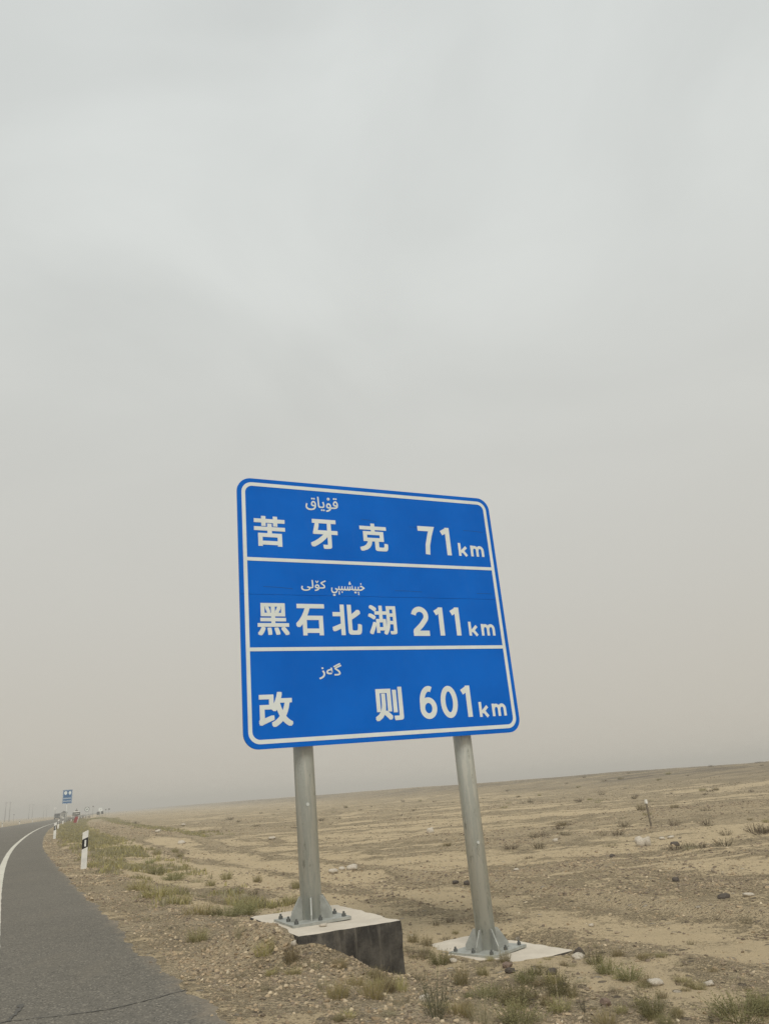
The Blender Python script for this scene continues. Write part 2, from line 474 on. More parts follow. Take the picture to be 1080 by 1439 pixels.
def np_mesh(name, co, faces, mats, smooth=True):
    me = bpy.data.meshes.new(name)
    k = faces.shape[1]
    me.vertices.add(len(co)); me.vertices.foreach_set('co', np.ascontiguousarray(co, dtype=np.float32).ravel())
    me.loops.add(faces.size); me.loops.foreach_set('vertex_index', np.ascontiguousarray(faces, dtype=np.int32).ravel())
    me.polygons.add(len(faces)); me.polygons.foreach_set('loop_start', np.arange(0, faces.size, k, dtype=np.int32))
    me.polygons.foreach_set('use_smooth', np.full(len(faces), smooth))
    for m in mats: me.materials.append(m)
    me.update(calc_edges=True)
    return me

# ================================================================ ground
def axis_angles():
    core = np.radians(np.arange(-34, 36.01, .11))
    rest = np.radians(np.arange(38, 325, 3.0))
    return np.concatenate([core, rest])
ang = axis_angles()                       # clockwise from +Y
rad = [.6]
while rad[-1] < 1700:
    r = rad[-1]
    rad.append(r*(1.05 if r < 3.5 else 1.0058 if r < 22 else 1.0085 if r < 60 else 1.02))
rad = np.array(rad)
A, Rr = np.meshgrid(ang, rad)
X = (np.sin(A)*Rr).ravel(); Y = (np.cos(A)*Rr).ravel()
Z = gz(X, Y)
na, nr = len(ang), len(rad)
idx = np.arange(nr*na).reshape(nr, na)
i0 = idx[:-1]; i1 = idx[1:]
F = np.stack([i0.ravel(), np.roll(i0, -1, 1).ravel(), np.roll(i1, -1, 1).ravel(), i1.ravel()], 1)[:, ::-1]
co = np.stack([X, Y, Z], 1)
co = np.concatenate([co, [[0, 0, float(gz(0., 0.))]]])
me = np_mesh('ground', co, F, [M_ground])
def gravel_amount(x, y):
    o = road_off(x, y)
    g, rh, rm = bands(x, y)
    sh = 1-sstep(1.6, 3.0, o+.8*fbm(x/1.4, y/1.4, 40, 3))
    sh = sh*(.50+.45*fbm(x/.9, y/.9, 41, 3))
    verge = sstep(9.5, 13, y)*(1-sstep(3.0, 3.6, o))*sstep(.9, 1.4, o)
    sh = sh*(1-.5*verge)
    fine_ = fbm(x/.8, y/.5, 46, 4)
    plain_ = .25 + .58*g + .75*rm + .20*fine_
    # wheel tracks running across the plain
    c = y-.16*x+.9*fbm(x/14, y/14, 47, 2)
    for cc_, wd_ in ((15.5, .16), (17.1, .16), (24.0, .2), (26.0, .2), (30.5, .25), (33., .25), (41., .4), (52., .5)):
        d_ = c-cc_
        plain_ = plain_ - .55*sstep(6, 9, o)*np.exp(-(d_/wd_)**2) + .22*sstep(6, 9, o)*np.exp(-((d_-2*wd_)/wd_)**2)
    sandy = np.exp(-((o-3.5)/.45)**2)+np.exp(-((o-5.2)/.6)**2)*.8
    plain_ = plain_*(1-.62*np.clip(sandy, 0, 1)*(1-rm))
    a = np.where(o < 3.2, np.maximum(sh, plain_*.8), plain_)
    mound = np.exp(-(((x+1.7)/1.0)**2+((y-7.9)/.9)**2))
    a = np.maximum(a, .95*mound)
    tr = sstep(36, 48, y)*np.exp(-((o-5.6)/1.6)**4)
    a = np.maximum(a, .95*tr)
    far = sstep(46, 70, o)*(1.0+.5*fbm(x/30, y/12, 44, 3))
    a = np.maximum(a, far)
    return np.clip(a, 0, 1)
ga = me.attributes.new('gravel', 'FLOAT', 'POINT')
ga.data.foreach_set('value', gravel_amount(co[:, 0], co[:, 1]).astype(np.float32))
gs = me.attributes.new('shoulder', 'FLOAT', 'POINT')
gs.data.foreach_set('value', (1-sstep(1.8, 3.4, road_off(co[:, 0], co[:, 1]))).astype(np.float32))
gd = me.attributes.new('dark_gravel', 'FLOAT', 'POINT')
_o = road_off(co[:, 0], co[:, 1])
gd.data.foreach_set('value', (sstep(50, 70, _o)*np.clip(.75+.8*fbm(co[:, 0]/40, co[:, 1]/25, 48, 3), 0, 1)).astype(np.float32))
tag(link_ob('ground', me), kind='structure')

# ================================================================ road
ys = np.concatenate([np.arange(-40, 3, .5), np.arange(3, 22, .03), np.arange(22, 30, .15), np.arange(30, 90, .6), np.arange(90, 300, 3), np.arange(300, 1600, 15)])
offs = np.array([0, -.06, -.2, -.6, -1.4, -2.5, -5, -7.5, -9.6, -10.02])
YY, OO = np.meshgrid(ys, offs, indexing='ij')
rag = .10*fbm(ys/.45, ys*0, 77, 5, .65)+.06*fbm(ys/3, ys*0, 78, 2)
OO = OO.copy(); OO[:, 0] += rag; OO[:, 1] += rag; OO[:, 2] += rag*.4
rx, ry = road_pt(YY, OO)
rz = np.full(rx.shape, -1.344); rz[:, 0] -= .022; rz[:, -1] -= .05
n0, n1_ = rx.shape
idx = np.arange(n0*n1_).reshape(n0, n1_)
F = np.stack([idx[:-1, :-1].ravel(), idx[1:, :-1].ravel(), idx[1:, 1:].ravel(), idx[:-1, 1:].ravel()], 1)
rme = np_mesh('road', np.stack([rx.ravel(), ry.ravel(), rz.ravel()], 1), F, [M_road])
uvl = rme.uv_layers.new(name='road')
uvv = np.stack([OO.ravel(), YY.ravel()], 1)[F.ravel()]
uvl.data.foreach_set('uv', uvv.astype(np.float32).ravel())
road = tag(link_ob('road', rme), kind='structure')
def strip(name, ys, o0, o1, z, mat, parent):
    a = road_pt(ys, o0); b = road_pt(ys, o1)
    n = len(ys)
    co = np.concatenate([np.stack([a[0], a[1], np.full(n, z)], 1), np.stack([b[0], b[1], np.full(n, z)], 1)])
    i = np.arange(n-1)
    F = np.stack([i, i+n, i+n+1, i+1], 1)[:, ::-1]
    return link_ob(name, np_mesh(name, co, F, [mat]), parent)
wob = .008*fbm(ys/.3, ys*0, 91, 3)
strip('edge_line', ys, -1.53+wob, -1.365-wob, -1.340, M_paint, road)
def ribbon(mb, pts, wd, z, jit=0., seed=0):
    r = random.Random(seed)
    P = []
    for a, b in zip(pts[:-1], pts[1:]):
        k = max(2, int(math.dist(a, b)/.035))
        for i in range(k): P.append((a[0]+(b[0]-a[0])*i/k+r.uniform(-jit, jit), a[1]+(b[1]-a[1])*i/k+r.uniform(-jit, jit)))
    P.append(pts[-1])
    vs = []
    for i, p in enumerate(P):
        a = P[max(0, i-1)]; b = P[min(len(P)-1, i+1)]
        dx, dy = b[0]-a[0], b[1]-a[1]; L = math.hypot(dx, dy) or 1
        ww = wd*r.uniform(.35, 1.25)*(.35 if i in (0, len(P)-1) else 1)/2
        vs += [(p[0]-dy/L*ww, p[1]+dx/L*ww, z), (p[0]+dy/L*ww, p[1]-dx/L*ww, z)]
    mb.add(vs, [(2*i, 2*i+1, 2*i+3, 2*i+2) for i in range(len(P)-1)])
for k, (pts, wd) in enumerate([
        ([(-3.6, 6.05), (-3.1, 6.13), (-2.88, 6.19), (-2.59, 6.22), (-2.24, 6.31), (-2.0, 6.53), (-1.78, 6.78)], .024),
        ([(-2.92, 6.17), (-2.98, 6.45), (-3.05, 6.68)], .055),
        ([(-4.2, 6.9), (-3.3, 7.0), (-2.9, 7.08), (-2.3, 7.2), (-2.02, 7.3)], .006),
        ([(-4.9, 9.5), (-4.2, 9.7), (-3.76, 9.88), (-3.3, 9.8)], .009),
        ([(-8.6, 14.2), (-7.2, 14.7), (-6.4, 14.9), (-5.9, 14.8)], .018),
        ([(-12.5, 20.6), (-11, 21.1), (-9.6, 21.6)], .03)]):
    mb = MB(); ribbon(mb, pts, wd*.75, -1.3395+.0004*k, .011, k)
    mb.build('crack', M_crack, road)

# ================================================================ direction sign
Cc = Vector((-0.10741522, 8.7009217, 2.00863101))
UX = Vector((0.89461964, 0.44636742, 0.02029346)).normalized()
UZ = Vector((-0.02012864, -0.00511149, 0.99978433)); UZ = (UZ-UX*UZ.dot(UX)).normalized()
UY = UZ.cross(UX)                                   # away from the viewer
V0 = 3.13                                           # sign centre above the foot of the nearer post
sign = thing('road_sign', 'large blue distance sign on two galvanised steel posts beside the road', 'road sign')
sign.matrix_world = Matrix.Translation(Cc-UZ*V0) @ Matrix((UX, UY, UZ)).transposed().to_4x4()
HW, HH, RC, SEAM = 1.695, 1.5, .165, .1255
def rrect(hw, hh, r, k=10):
    p = []
    for cx, cz, a0 in ((hw-r, -hh+r, -90), (hw-r, hh-r, 0), (-hw+r, hh-r, 90), (-hw+r, -hh+r, 180)):
        for i in range(k+1):
            a = math.radians(a0+90*i/k); p.append((cx+r*math.cos(a), cz+r*math.sin(a)))
    return p
full = rrect(HW, HH, RC)
lower = [p for p in full if p[1] < SEAM]; upper = [p for p in full if p[1] > SEAM]
k = next(i for i in range(len(full)) if full[i][1] > SEAM)
lo_poly = full[:k]+[(HW, SEAM-.0016), (-HW, SEAM-.0016)]+full[[i for i in range(len(full)) if full[i][1] > SEAM][-1]+1:]
up_poly = [(HW, SEAM+.0016)]+upper+[(-HW, SEAM+.0016)]
for poly in (up_poly, lo_poly):
    mb = MB(); mb.prism([(x, z+V0) for x, z in poly], 0, .022); mb.build('panel', M_blue, sign)
def flat(name, faces, y, mat, thick=.0012):
    """flat print: polygons in u,v standing just proud of the panel"""
    mb = MB()
    for vs, fs in faces: mb.add([(x, y, z+V0) for x, z in vs], fs)
    return mb.build(name, mat, sign)
a, b_ = rrect(1.645, 1.45, .125), rrect(1.602, 1.407, .085)
n = len(a)
flat('border', [(a+b_, [(i, (i+1) % n, n+(i+1) % n, n+i) for i in range(n)])], -.0015, M_white)
for v in (.5275, -.4785):
    flat('divider', [([(-1.604, v-.02), (1.604, v-.02), (1.604, v+.02), (-1.604, v+.02)], [(0, 1, 2, 3)])], -.0023, M_white)
def thick_line(pts, wd, closed=False):
    """mitred ribbon along u,v points"""
    n = len(pts); vs = []
    for i, p in enumerate(pts):
        if closed: a, b = pts[i-1], pts[(i+1) % n]
        else: a, b = pts[max(0, i-1)], pts[min(n-1, i+1)]
        d1 = Vector((p[0]-a[0], p[1]-a[1])); d2 = Vector((b[0]-p[0], b[1]-p[1]))
        if d1.length < 1e-9: d1 = d2
        if d2.length < 1e-9: d2 = d1
        d1.normalize(); d2.normalize()
        t = (d1+d2).normalized(); nn = Vector((-t.y, t.x)); m = 1/max(.45, nn.dot(Vector((-d1.y, d1.x))))
        vs += [(p[0]+nn.x*wd/2*m, p[1]+nn.y*wd/2*m), (p[0]-nn.x*wd/2*m, p[1]-nn.y*wd/2*m)]
    k = n if closed else n-1
    return vs, [(2*i, 2*((i+1) % n), 2*((i+1) % n)+1, 2*i+1) for i in range(k)]
def arc(cx, cy, rx, ry, a0, a1, k=14):
    return [(cx+rx*math.cos(math.radians(a0+(a1-a0)*i/k)), cy+ry*math.sin(math.radians(a0+(a1-a0)*i/k))) for i in range(k+1)]
W = .063
GL = {   # drawn in a box with height .36 (digits) / .17 (letters)
    '7': (.215, [[(.0, .331), (.182, .331), (.155, .26), (.115, .12), (.104, .0)]]),
    '1': (.105, [[(.0, .285), (.076, .331)], [(.076, .36), (.076, .0)]]),
    '2': (.215, [arc(.108, .245, .079, .086, 170, -28, 16)+[(.12, .130), (.045, .06), (.036, .03)], [(.012, .029), (.215, .029)]]),
    '6': (.215, [arc(.125, .185, .092, .148, 68, 178, 12)+[(.031, .12)], 'ring:.108,.118,.078,.089']),
    '0': (.215, ['ring:.108,.18,.079,.151']),
    'k': (.125, [[(.018, .17), (.018, .0)], [(.112, .118), (.036, .05)], [(.058, .068), (.112, .0)]]),
    'm': (.195, [[(.018, .125), (.018, .0)], [(.020, .07)]+arc(.058, .072, .038, .036, 160, 0, 8)+[(.096, .0)], [(.098, .07)]+arc(.137, .072, .038, .036, 160, 0, 8)+[(.175, .0)]]),
}
def glyph(name, ch, box, mat=None):
    u0, v0, u1, v1 = box
    w0, strokes = GL[ch]
    h0 = .17 if ch in 'k' else .125 if ch == 'm' else .36
    sx, sy = (u1-u0)/w0, (v1-v0)/h0
    wd = .037 if ch in 'km' else W
    mb = MB()
    for j, s in enumerate(strokes):
        if isinstance(s, str):
            cx, cy, rx_, ry_ = map(float, s[5:].split(','))
            pts = [(u0+x*sx, v0+y*sy) for x, y in arc(cx, cy, rx_, ry_, 0, 360, 28)[:-1]]
            vs, fs = thick_line(pts, wd, True)
        else:
            vs, fs = thick_line([(u0+x*sx, v0+y*sy) for x, y in s], wd)
        mb.add([(x, -.0015-.0002*j, z+V0) for x, z in vs], fs)
    return mb.build(name, M_white, sign)
for ch, bx in [('7', (.583, .682, .812, 1.048)), ('1', (.915, .683, 1.038, 1.049)), ('2', (.366, -.335, .594, .012)), ('1', (.690, -.335, .800, .010)),
               ('1', (.915, -.335, 1.030, .012)), ('6', (.362, -1.292, .577, -.928)), ('0', (.638, -1.294, .858, -.932)), ('1', (.930, -1.296, 1.046, -.934))]:
    glyph('digit', ch, bx)
for v in (.684, -.337, -1.303):
    glyph('letter', 'k', (1.143, v, 1.272, v+.172))
    glyph('letter', 'm', (1.323, v, 1.523, v+.145))
def outline_text(body):
    c = bpy.data.curves.new('t', 'FONT'); c.body = body; c.resolution_u = 4
    o = bpy.data.objects.new('t', c); COL.objects.link(o)
    bpy.context.view_layer.update()
    dg = bpy.context.evaluated_depsgraph_get()
    m = bpy.data.meshes.new_from_object(o.evaluated_get(dg))
    vs = [(v.co.x, v.co.y) for v in m.vertices]; fs = [tuple(p.vertices) for p in m.polygons]
    bpy.data.objects.remove(o); bpy.data.curves.remove(c); bpy.data.meshes.remove(m)
    return vs, fs
def printed(name, body, box, bold):
    vs, fs = outline_text(body)
    xs = [v[0] for v in vs]; zs = [v[1] for v in vs]
    u0, v0, u1, v1 = box
    bu, bv = bold
    k1 = (u1-u0-2*bu)/(max(xs)-min(xs)); k2 = (v1-v0-2*bv)/(max(zs)-min(zs))
    base = [(u0+bu+(x-min(xs))*k1, v0+bv+(z-min(zs))*k2) for x, z in vs]
    mb = MB()
    sh = [(0, 0), (-1, -1), (1, -1), (-1, 1), (1, 1), (0, 1), (0, -1), (-1, 0), (1, 0)]
    for j, (a, c) in enumerate(sh):
        mb.add([(x+a*bu, -.0015-.00012*j, z+c*bv+V0) for x, z in base], fs)
    ob = mb.build(name, M_white, sign)
    return ob
for ch, bx in [('苦', (-1.513, .684, -1.148, 1.045)), ('牙', (-.842, .687, -.500, 1.050)), ('克', (-.222, .687, .152, 1.040)),
               ('黑', (-1.508, -.328, -1.152, .029)), ('石', (-1.072, -.330, -.732, .026)), ('北', (-.645, -.328, -.282, .025)), ('湖', (-.195, -.324, .164, .025)),
               ('改', (-1.529, -1.288, -1.158, -.930)), ('则', (-.206, -1.289, .143, -.921))]:
    bd = .0085 if ch in '黑湖' else .0115
    printed('character', ch, bx, (bd, bd*.9))
printed('uyghur_word', '\ufed5\ufe8e\ufef3\ufbd8\ufed7', (-.881, 1.150, -.469, 1.336), (.0015, .0018))
printed('uyghur_word', '\ufef0\ufedf\ufbda\ufedb', (-.991, .178, -.690, .306), (.0018, .002))
printed('uyghur_word', '\ufef2\ufbe7\ufe92\ufbe9\ufeb8\ufef4\ufbe7\ufea7', (-.630, .125, -.210, .300), (.0022, .0025))
printed('uyghur_word', '\ufeaf\ufeea\ufb94', (-.839, -.812, -.571, -.640), (.002, .002))
# creases in the blue film
for (a0, b0, a1, b1) in [(-1.43, .215, -1.09, .197), (.185, .205, .55, .198), (1.33, .196, 1.56, .195), (.47, 1.03, .80, 1.015), (1.25, 1.03, 1.55, 1.02), (-.18, 1.09, .02, 1.07)]:
    flat('film_crease', [thick_line([(a0, b0), ((a0+a1)/2, (b0+b1)/2+.004), (a1, b1)], .0045)], -.0008, M_crease)
# aluminium channels behind the panel, posts, clamps
POST_Y = .20
for v in (-1.15, -.35, .45, 1.2):
    mb = MB(); mb.box((0, .056, v+V0), (3.2, .066, .08)); mb.build('rail', M_edge, sign)
GUS = [math.radians(x) for x in (0, 60, 120, 180, 240, 300)]
for u, vfoot, rot, gus in ((-.995, -3.128, math.radians(0), -110), (.983, -3.708, math.radians(20), -91)):
    zf = vfoot+V0
    mb = MB()
    mb.tube((u, POST_Y, zf-.012), (u, POST_Y, V0+1.35), .107, .107, 40)
    post = mb.build('post', M_galv, sign, True)
    me_ = post.data
    for p in me_.polygons:
        if len(p.vertices) > 4: p.use_smooth = False
    mb = MB(); mb.box((u, POST_Y, zf-.0125), (.60, .60, .025), rot); mb.build('base_plate', M_fit, post)
    for k, g in enumerate(GUS):
        g = g+math.radians(gus)
        mb = MB()
        mb.prism([(.104, 0), (.232, 0), (.232, .050), (.136, .195), (.104, .195)], -.007, .007)
        co_, si_ = math.cos(g), math.sin(g)
        mb.v = [(u+x*co_-y*si_, POST_Y+x*si_+y*co_, zf+z+.001) for x, y, z in mb.v]
        mb.build('gusset', M_fit, post)
    for ix in (-1, 0, 1):
        for iy in (-1, 0, 1):
            if ix == iy == 0: continue
            bx, by = ix*.245, iy*.245
            px, py = u+bx*math.cos(rot)-by*math.sin(rot), POST_Y+bx*math.sin(rot)+by*math.cos(rot)
            mb = MB()
            mb.tube((px, py, zf), (px, py, zf+.026), .021, .021, 6)
            mb.tube((px, py, zf+.026), (px, py, zf+.046), .012, .011, 8)
            mb.build('bolt', M_bolt, post)
    for v in (-1.15, -.35, .45, 1.2):
        mb = MB()
        for i in range(12):
            t0, t1 = math.pi*i/12, math.pi*(i+1)/12
            q = [(u+math.cos(t)*r, POST_Y+math.sin(t)*r) for t in (t0, t1) for r in (.108, .116)]
            vs = [(x, y, v+V0+dz) for dz in (-.025, .025) for x, y in q]
            mb.add(vs, [(0, 1, 5, 4), (1, 3, 7, 5), (3, 2, 6, 7), (2, 0, 4, 6), (0, 2, 3, 1), (4, 5, 7, 6)])
        mb.build('clamp', M_edge, post)
    mb = MB()
    mb.tube((u+(-.02), POST_Y-.106, zf+1.06), (u-.02, POST_Y-.110, zf+1.06), .017, .017, 12); mb.build('bolt_plug', M_galv, post)

# ================================================================ concrete footings
def footing(name, label, u, back, ztop, sx, sy, h, rot):
    """block with worn edges; top pale, sides tarred"""
    root_loc = Cc+UX*u+UY*back
    mb = MB()
    nx, ny, nz = 20, 30, 8
    r = random.Random(int(u*100)+5)
    def pt(i, j, k):
        x, y, z = (i/nx-.5)*sx, (j/ny-.5)*sy, -h*(1-k/nz)
        ex = min(i, nx-i) == 0; ey = min(j, ny-j) == 0; ez = k == nz
        q = .010*fbm(x*6+3*u, y*6+z*5, 61, 3)
        if ex: x += q*1.6*(1 if i else -1)
        if ey: y += q*1.6*(1 if j else -1)
        if ez: z += q*.5
        if (ex or ey) and ez:
            c = .010+.025*max(0, float(fbm(x*9+u, y*9, 62, 3)))
            z -= c*.5
            if ex: x -= c*(1 if i else -1)
            if ey: y -= c*(1 if j else -1)
        return x, y, z
    ids = {}
    def vid(i, j, k):
        if (i, j, k) not in ids:
            ids[i, j, k] = len(mb.v); mb.v.append(tuple(float(c) for c in pt(i, j, k)))
        return ids[i, j, k]
    def face(*q, mi=0): mb.f.append(tuple(vid(*a) for a in q)); mb.m.append(mi)
    for i in range(nx):
        for j in range(ny): face((i, j, nz), (i+1, j, nz), (i+1, j+1, nz), (i, j+1, nz))
        for k in range(nz):
            face((i, 0, k), (i+1, 0, k), (i+1, 0, k+1), (i, 0, k+1), mi=1); face((i+1, ny, k), (i, ny, k), (i, ny, k+1), (i+1, ny, k+1), mi=1)
    for j in range(ny):
        for k in range(nz):
            face((nx, j, k), (nx, j+1, k), (nx, j+1, k+1), (nx, j, k+1), mi=1); face((0, j+1, k), (0, j, k), (0, j, k+1), (0, j+1, k+1), mi=1)
    o = mb.build(name, [M_conc, M_tar])
    o.location = (root_loc.x, root_loc.y, ztop)
    o.rotation_euler = (0, 0, math.atan2(UX.y, UX.x)+rot)
    return tag(o, label, 'footing')
footing('concrete_footing', 'pale concrete footing with a black tarred side, half exposed under the left post', -.815, .27, -1.166, 1.03, 1.62, .95, 0)
footing('concrete_footing', 'pale concrete footing flush with the sand under the right post', 1.09, .27, -1.706, 1.06, 1.62, .8, math.radians(9))

# ================================================================ roadside delineators
def delineator():
    t = thing('delineator_post', '', 'delineator')
    def prism_slant(z0, z1, slant, wx, wy, name, mat):
        mb = MB()
        vs = []
        for z, s in ((z0, slant if z0 > 0 else 0), (z1, slant)):
            for x, y in ((-wx, -wy), (wx, -wy*.75), (wx*.8, wy), (-wx*.8, wy)):
                vs.append((x, y, z+s*x/wx))
        mb.add(vs, [(3, 2, 1, 0), (4, 5, 6, 7), (0, 1, 5, 4), (1, 2, 6, 5), (2, 3, 7, 6), (3, 0, 4, 7)])
        return mb.build(name, mat, t)
    prism_slant(-.3, .93, .03, .072, .05, 'body', M_pwhite)
    band = prism_slant(.52, .76, .03, .0745, .0525, 'band', M_pblack)
    mb = MB(); mb.box((.006, -.053, .64), (.040, .012, .16)); mb.build('reflector', M_refl, band)
    return t
d0 = delineator()
post_spots = [(21.45, 'front', 0), (48.8, 'r', 1), (77.8, 'r', 2), (108, 'r', 3), (138, 'r', 4), (168, 'r', 5), (198, 'r', 6), (230, 'r', 7), (262, 'r', 8), (296, 'r', 9), (330, 'r', 10)]
ordw = ['nearest', 'second', 'third', 'fourth', 'fifth', 'sixth', 'seventh', 'eighth', 'ninth', 'tenth', 'eleventh']
for y, _, k in post_spots:
    o = d0 if k == 0 else copy_tree(d0)
    px, py = road_pt(y, (.52, .47, .72, .85, 1.3)[k] if k < 5 else 1.4)
    px, py = float(px), float(py)
    o.location = (px, py, float(gz(px, py))-.02)
    o.rotation_euler = (random.uniform(-.015, .015), random.uniform(-.01, .025), -.40*0+math.radians(22)+random.uniform(-.1, .1))
    o['label'] = 'nearest white delineator post with black band and white reflector, at the right road edge' if k == 0 else \
        f'{ordw[k]} white delineator post along the right road edge, counted from the nearest'
    o['group'] = 'delineator posts along the right road edge'
for k, y in enumerate((122, 152, 182, 214)):
    o = copy_tree(d0)
    px, py = (float(c) for c in road_pt(y, -10.9))
    o.location = (px, py, float(gz(px, py))); o.rotation_euler = (0, 0, .38)
    o['label'] = f'{ordw[k]} white delineator post along the left road edge, counted from the left'
    o['group'] = 'delineator posts along the left road edge'

# ================================================================ far signs, huts, vehicle, poles
FAR_BUSH = []
def at(px, y):                 # world x for a far thing seen at this photograph column
    return (px-540)/1062*y
def gpt(x, y): return (x, y, float(gz(x, y)))
t = thing('service_sign', 'small blue sign with two white symbols and two text lines on a single pole', 'road sign', gpt(-54.6+2.3, 124), math.radians(24))
mb = MB(); mb.tube((0, .08, -.3), (0, .08, 3.0), .055, .055, 12); mb.build('post', M_galv, t, True)
mb = MB(); mb.box((0, 0, 3.85), (1.36, .03, 2.0)); pn = mb.build('panel', M_blue_far, t)
for x, r in ((-.28, .26), (.33, .22)):
    mb = MB(); mb.add([(x+r*.9*math.cos(a*.5236), -.019, 4.42+r*math.sin(a*.5236)) for a in range(12)], [tuple(range(12))])
    mb.add([(x-r*.5, -.021, 4.12), (x+r*.3, -.021, 4.12), (x+r*.5, -.021, 4.20), (x-r*.3, -.021, 4.20)], [(0, 1, 2, 3)])
    mb.build('symbol', M_white, pn)
for z in (3.62, 3.22):
    for i in range(6):
        mb = MB(); x = -.47+i*.185; mb.box((x, -.018, z), (.13, .006, .15)); mb.box((x, -.022, z+.02), (.05, .004, .07), mi=1); mb.build('character', [M_white, M_blue_far], pn)
mb = MB()
mb.add([(x, -.0185, 3.85+z) for x, z in rrect(.64, .96, .08, 4)]+[(x, -.0185, 3.85+z) for x, z in rrect(.61, .93, .06, 4)], [(i, (i+1) % 20, 20+(i+1) % 20, 20+i) for i in range(20)])
mb.build('border', M_white, pn)

def round_sign(name, label, loc, rz, h, r, dark=True, mark=True):
    t = thing(name, label, 'road sign', loc, rz)
    mb = MB(); mb.tube((0, .05, -.3), (0, .05, h+r*.6), .04, .04, 10); mb.build('post', M_galv, t, True)
    mb = MB(); mb.tube((0, 0, h), (0, .02, h), r, r, 32); disc = mb.build('disc', M_white, t)
    a = [(r*.97*math.cos(2*math.pi*i/32), -.004, h+r*.97*math.sin(2*math.pi*i/32)) for i in range(32)]
    b = [(x*.80, -.004, h+(z-h)*.80) for x, y, z in a]
    mb = MB(); mb.add(a+b, [(i, (i+1) % 32, 32+(i+1) % 32, 32+i) for i in range(32)]); mb.build('rim', M_dark if dark else M_white, disc)
    if mark:
        mb = MB()
        s = r/.5
        for j, g in enumerate(('6', '0') if dark else ('0',)):
            for q in GL[g][1]:
                if isinstance(q, str):
                    c4 = list(map(float, q[5:].split(','))); vs, fs = thick_line(arc(*c4, 0, 360, 20)[:-1], .06, True)
                else: vs, fs = thick_line(q, .06)
                mb.add([((x+(-.24 if j == 0 else .02))*s, -.005-.001*j, h+(z-.18)*s) for x, z in vs], fs)
        mb.build('number', M_dark, disc)
    return t
round_sign('speed_limit_sign', 'round white speed limit sign with a dark rim, left of the grey gravel track', gpt(at(119.3, 170), 170), math.radians(20), 2.15, .52)
t = round_sign('round_sign', 'pale round sign with a short dark mark, farther along than the dark rimmed one', gpt(at(137.2, 235), 235), math.radians(20), 1.95, .55, False, False)
mb = MB(); mb.box((.05, -.006, 1.98), (.36, .004, .10), 0); o = mb.build('mark', M_dark, t)
t = thing('notice_board', 'low dark notice board in two panels below the pale round sign', 'board', gpt(at(136.6, 228), 228), math.radians(20))
mb = MB(); mb.box((-.42, 0, 1.02), (.80, .06, .80)); mb.build('panel', M_dark, t)
mb = MB(); mb.box((.62, 0, 1.12), (.62, .06, .72)); mb.build('panel', M_dark, t)
for x in (-.7, -.1, .45, .8):
    mb = MB(); mb.tube((x, .05, -.2), (x, .05, 1.3), .03, .03, 8); mb.build('leg', M_conc2, t)

t = thing('warning_board', 'roadside board with white top and dark panel above a tilted red board', 'board', gpt(at(105.5, 128), 128), math.radians(16))
mb = MB(); mb.tube((.0, .06, -.2), (.0, .06, 2.2), .05, .05, 10); mb.build('post', M_conc2, t)
mb = MB(); mb.box((0, 0, 1.42), (1.10, .07, .46)); dp = mb.build('panel', M_dark, t)
mb = MB(); mb.box((0, -.037, 1.42), (.92, .006, .09)); mb.build('stripe', M_pwhite, dp)
mb = MB(); mb.box((0, 0, 1.74), (.92, .10, .18), 0, 0, .82); mb.build('top_cap', M_pwhite, t)
mb = MB(); mb.box((0, 0, 1.90), (.46, .12, .10), 0, 0, .8); mb.build('lamp', M_dark, t)
mb = MB(); mb.box((.02, 0, 1.1), (.5, .06, .14)); mb.build('bracket', M_conc2, t)
mb = MB(); mb.prism([(-.42, .05), (.10, .05), (.36, 1.0), (-.14, 1.0)], -.03, .03); rb = mb.build('red_board', M_red, t)
mb = MB(); mb.prism([(.102, .05), (.20, .05), (.46, 1.0), (.362, 1.0)], -.03, .03); mb.build('white_edge', M_pwhite, rb)

t = thing('roadside_hut', 'small hut with a dark pitched roof beyond the blue service sign', 'hut', gpt(at(89.3, 360), 360), math.radians(15))
mb = MB(); mb.box((0, 0, .8), (2.2, 2.2, 2.1)); wl = mb.build('wall', M_wall, t)
mb = MB(); mb.box((.3, -1.106, .7), (.8, .03, 1.5)); mb.build('door', M_dark, wl)
mb = MB(); mb.box((-.65, -1.106, 1.05), (.5, .03, .5)); mb.build('window', M_glass, wl)
mb = MB(); mb.prism([(-1.5, 1.85), (1.5, 1.85), (0, 2.75)], -1.5, 1.5); mb.build('roof', M_roof, t)

cx_, cy_ = (float(c) for c in road_pt(255, -7.2))
t = thing('dark_car', 'dark van driving towards the viewer on the far stretch of road', 'van', (cx_, cy_, -1.344), math.radians(20))
side = [(-1.9, .35), (1.95, .35), (2.0, .8), (1.3, 1.0), (.7, 1.68), (-1.85, 1.72), (-2.0, 1.1)]
mb = MB()
n = len(side)
vs = [(x, -y, z) for x in (-.83, .83) for y, z in [(s[0], s[1]) for s in side]]
mb.add(vs, [tuple(range(n)), tuple(range(2*n-1, n-1, -1))]+[((i+1) % n, i, n+i, n+(i+1) % n) for i in range(n)])
mb.build('body', M_car, t)
mb = MB(); mb.add([(-.72, -1.26, 1.06), (.72, -1.26, 1.06), (.66, -.76, 1.64), (-.66, -.76, 1.64)], [(0, 1, 2, 3)])
mb.v = [(x, y-.01, z+.008) for x, y, z in mb.v]; mb.build('windscreen', M_glass, t)
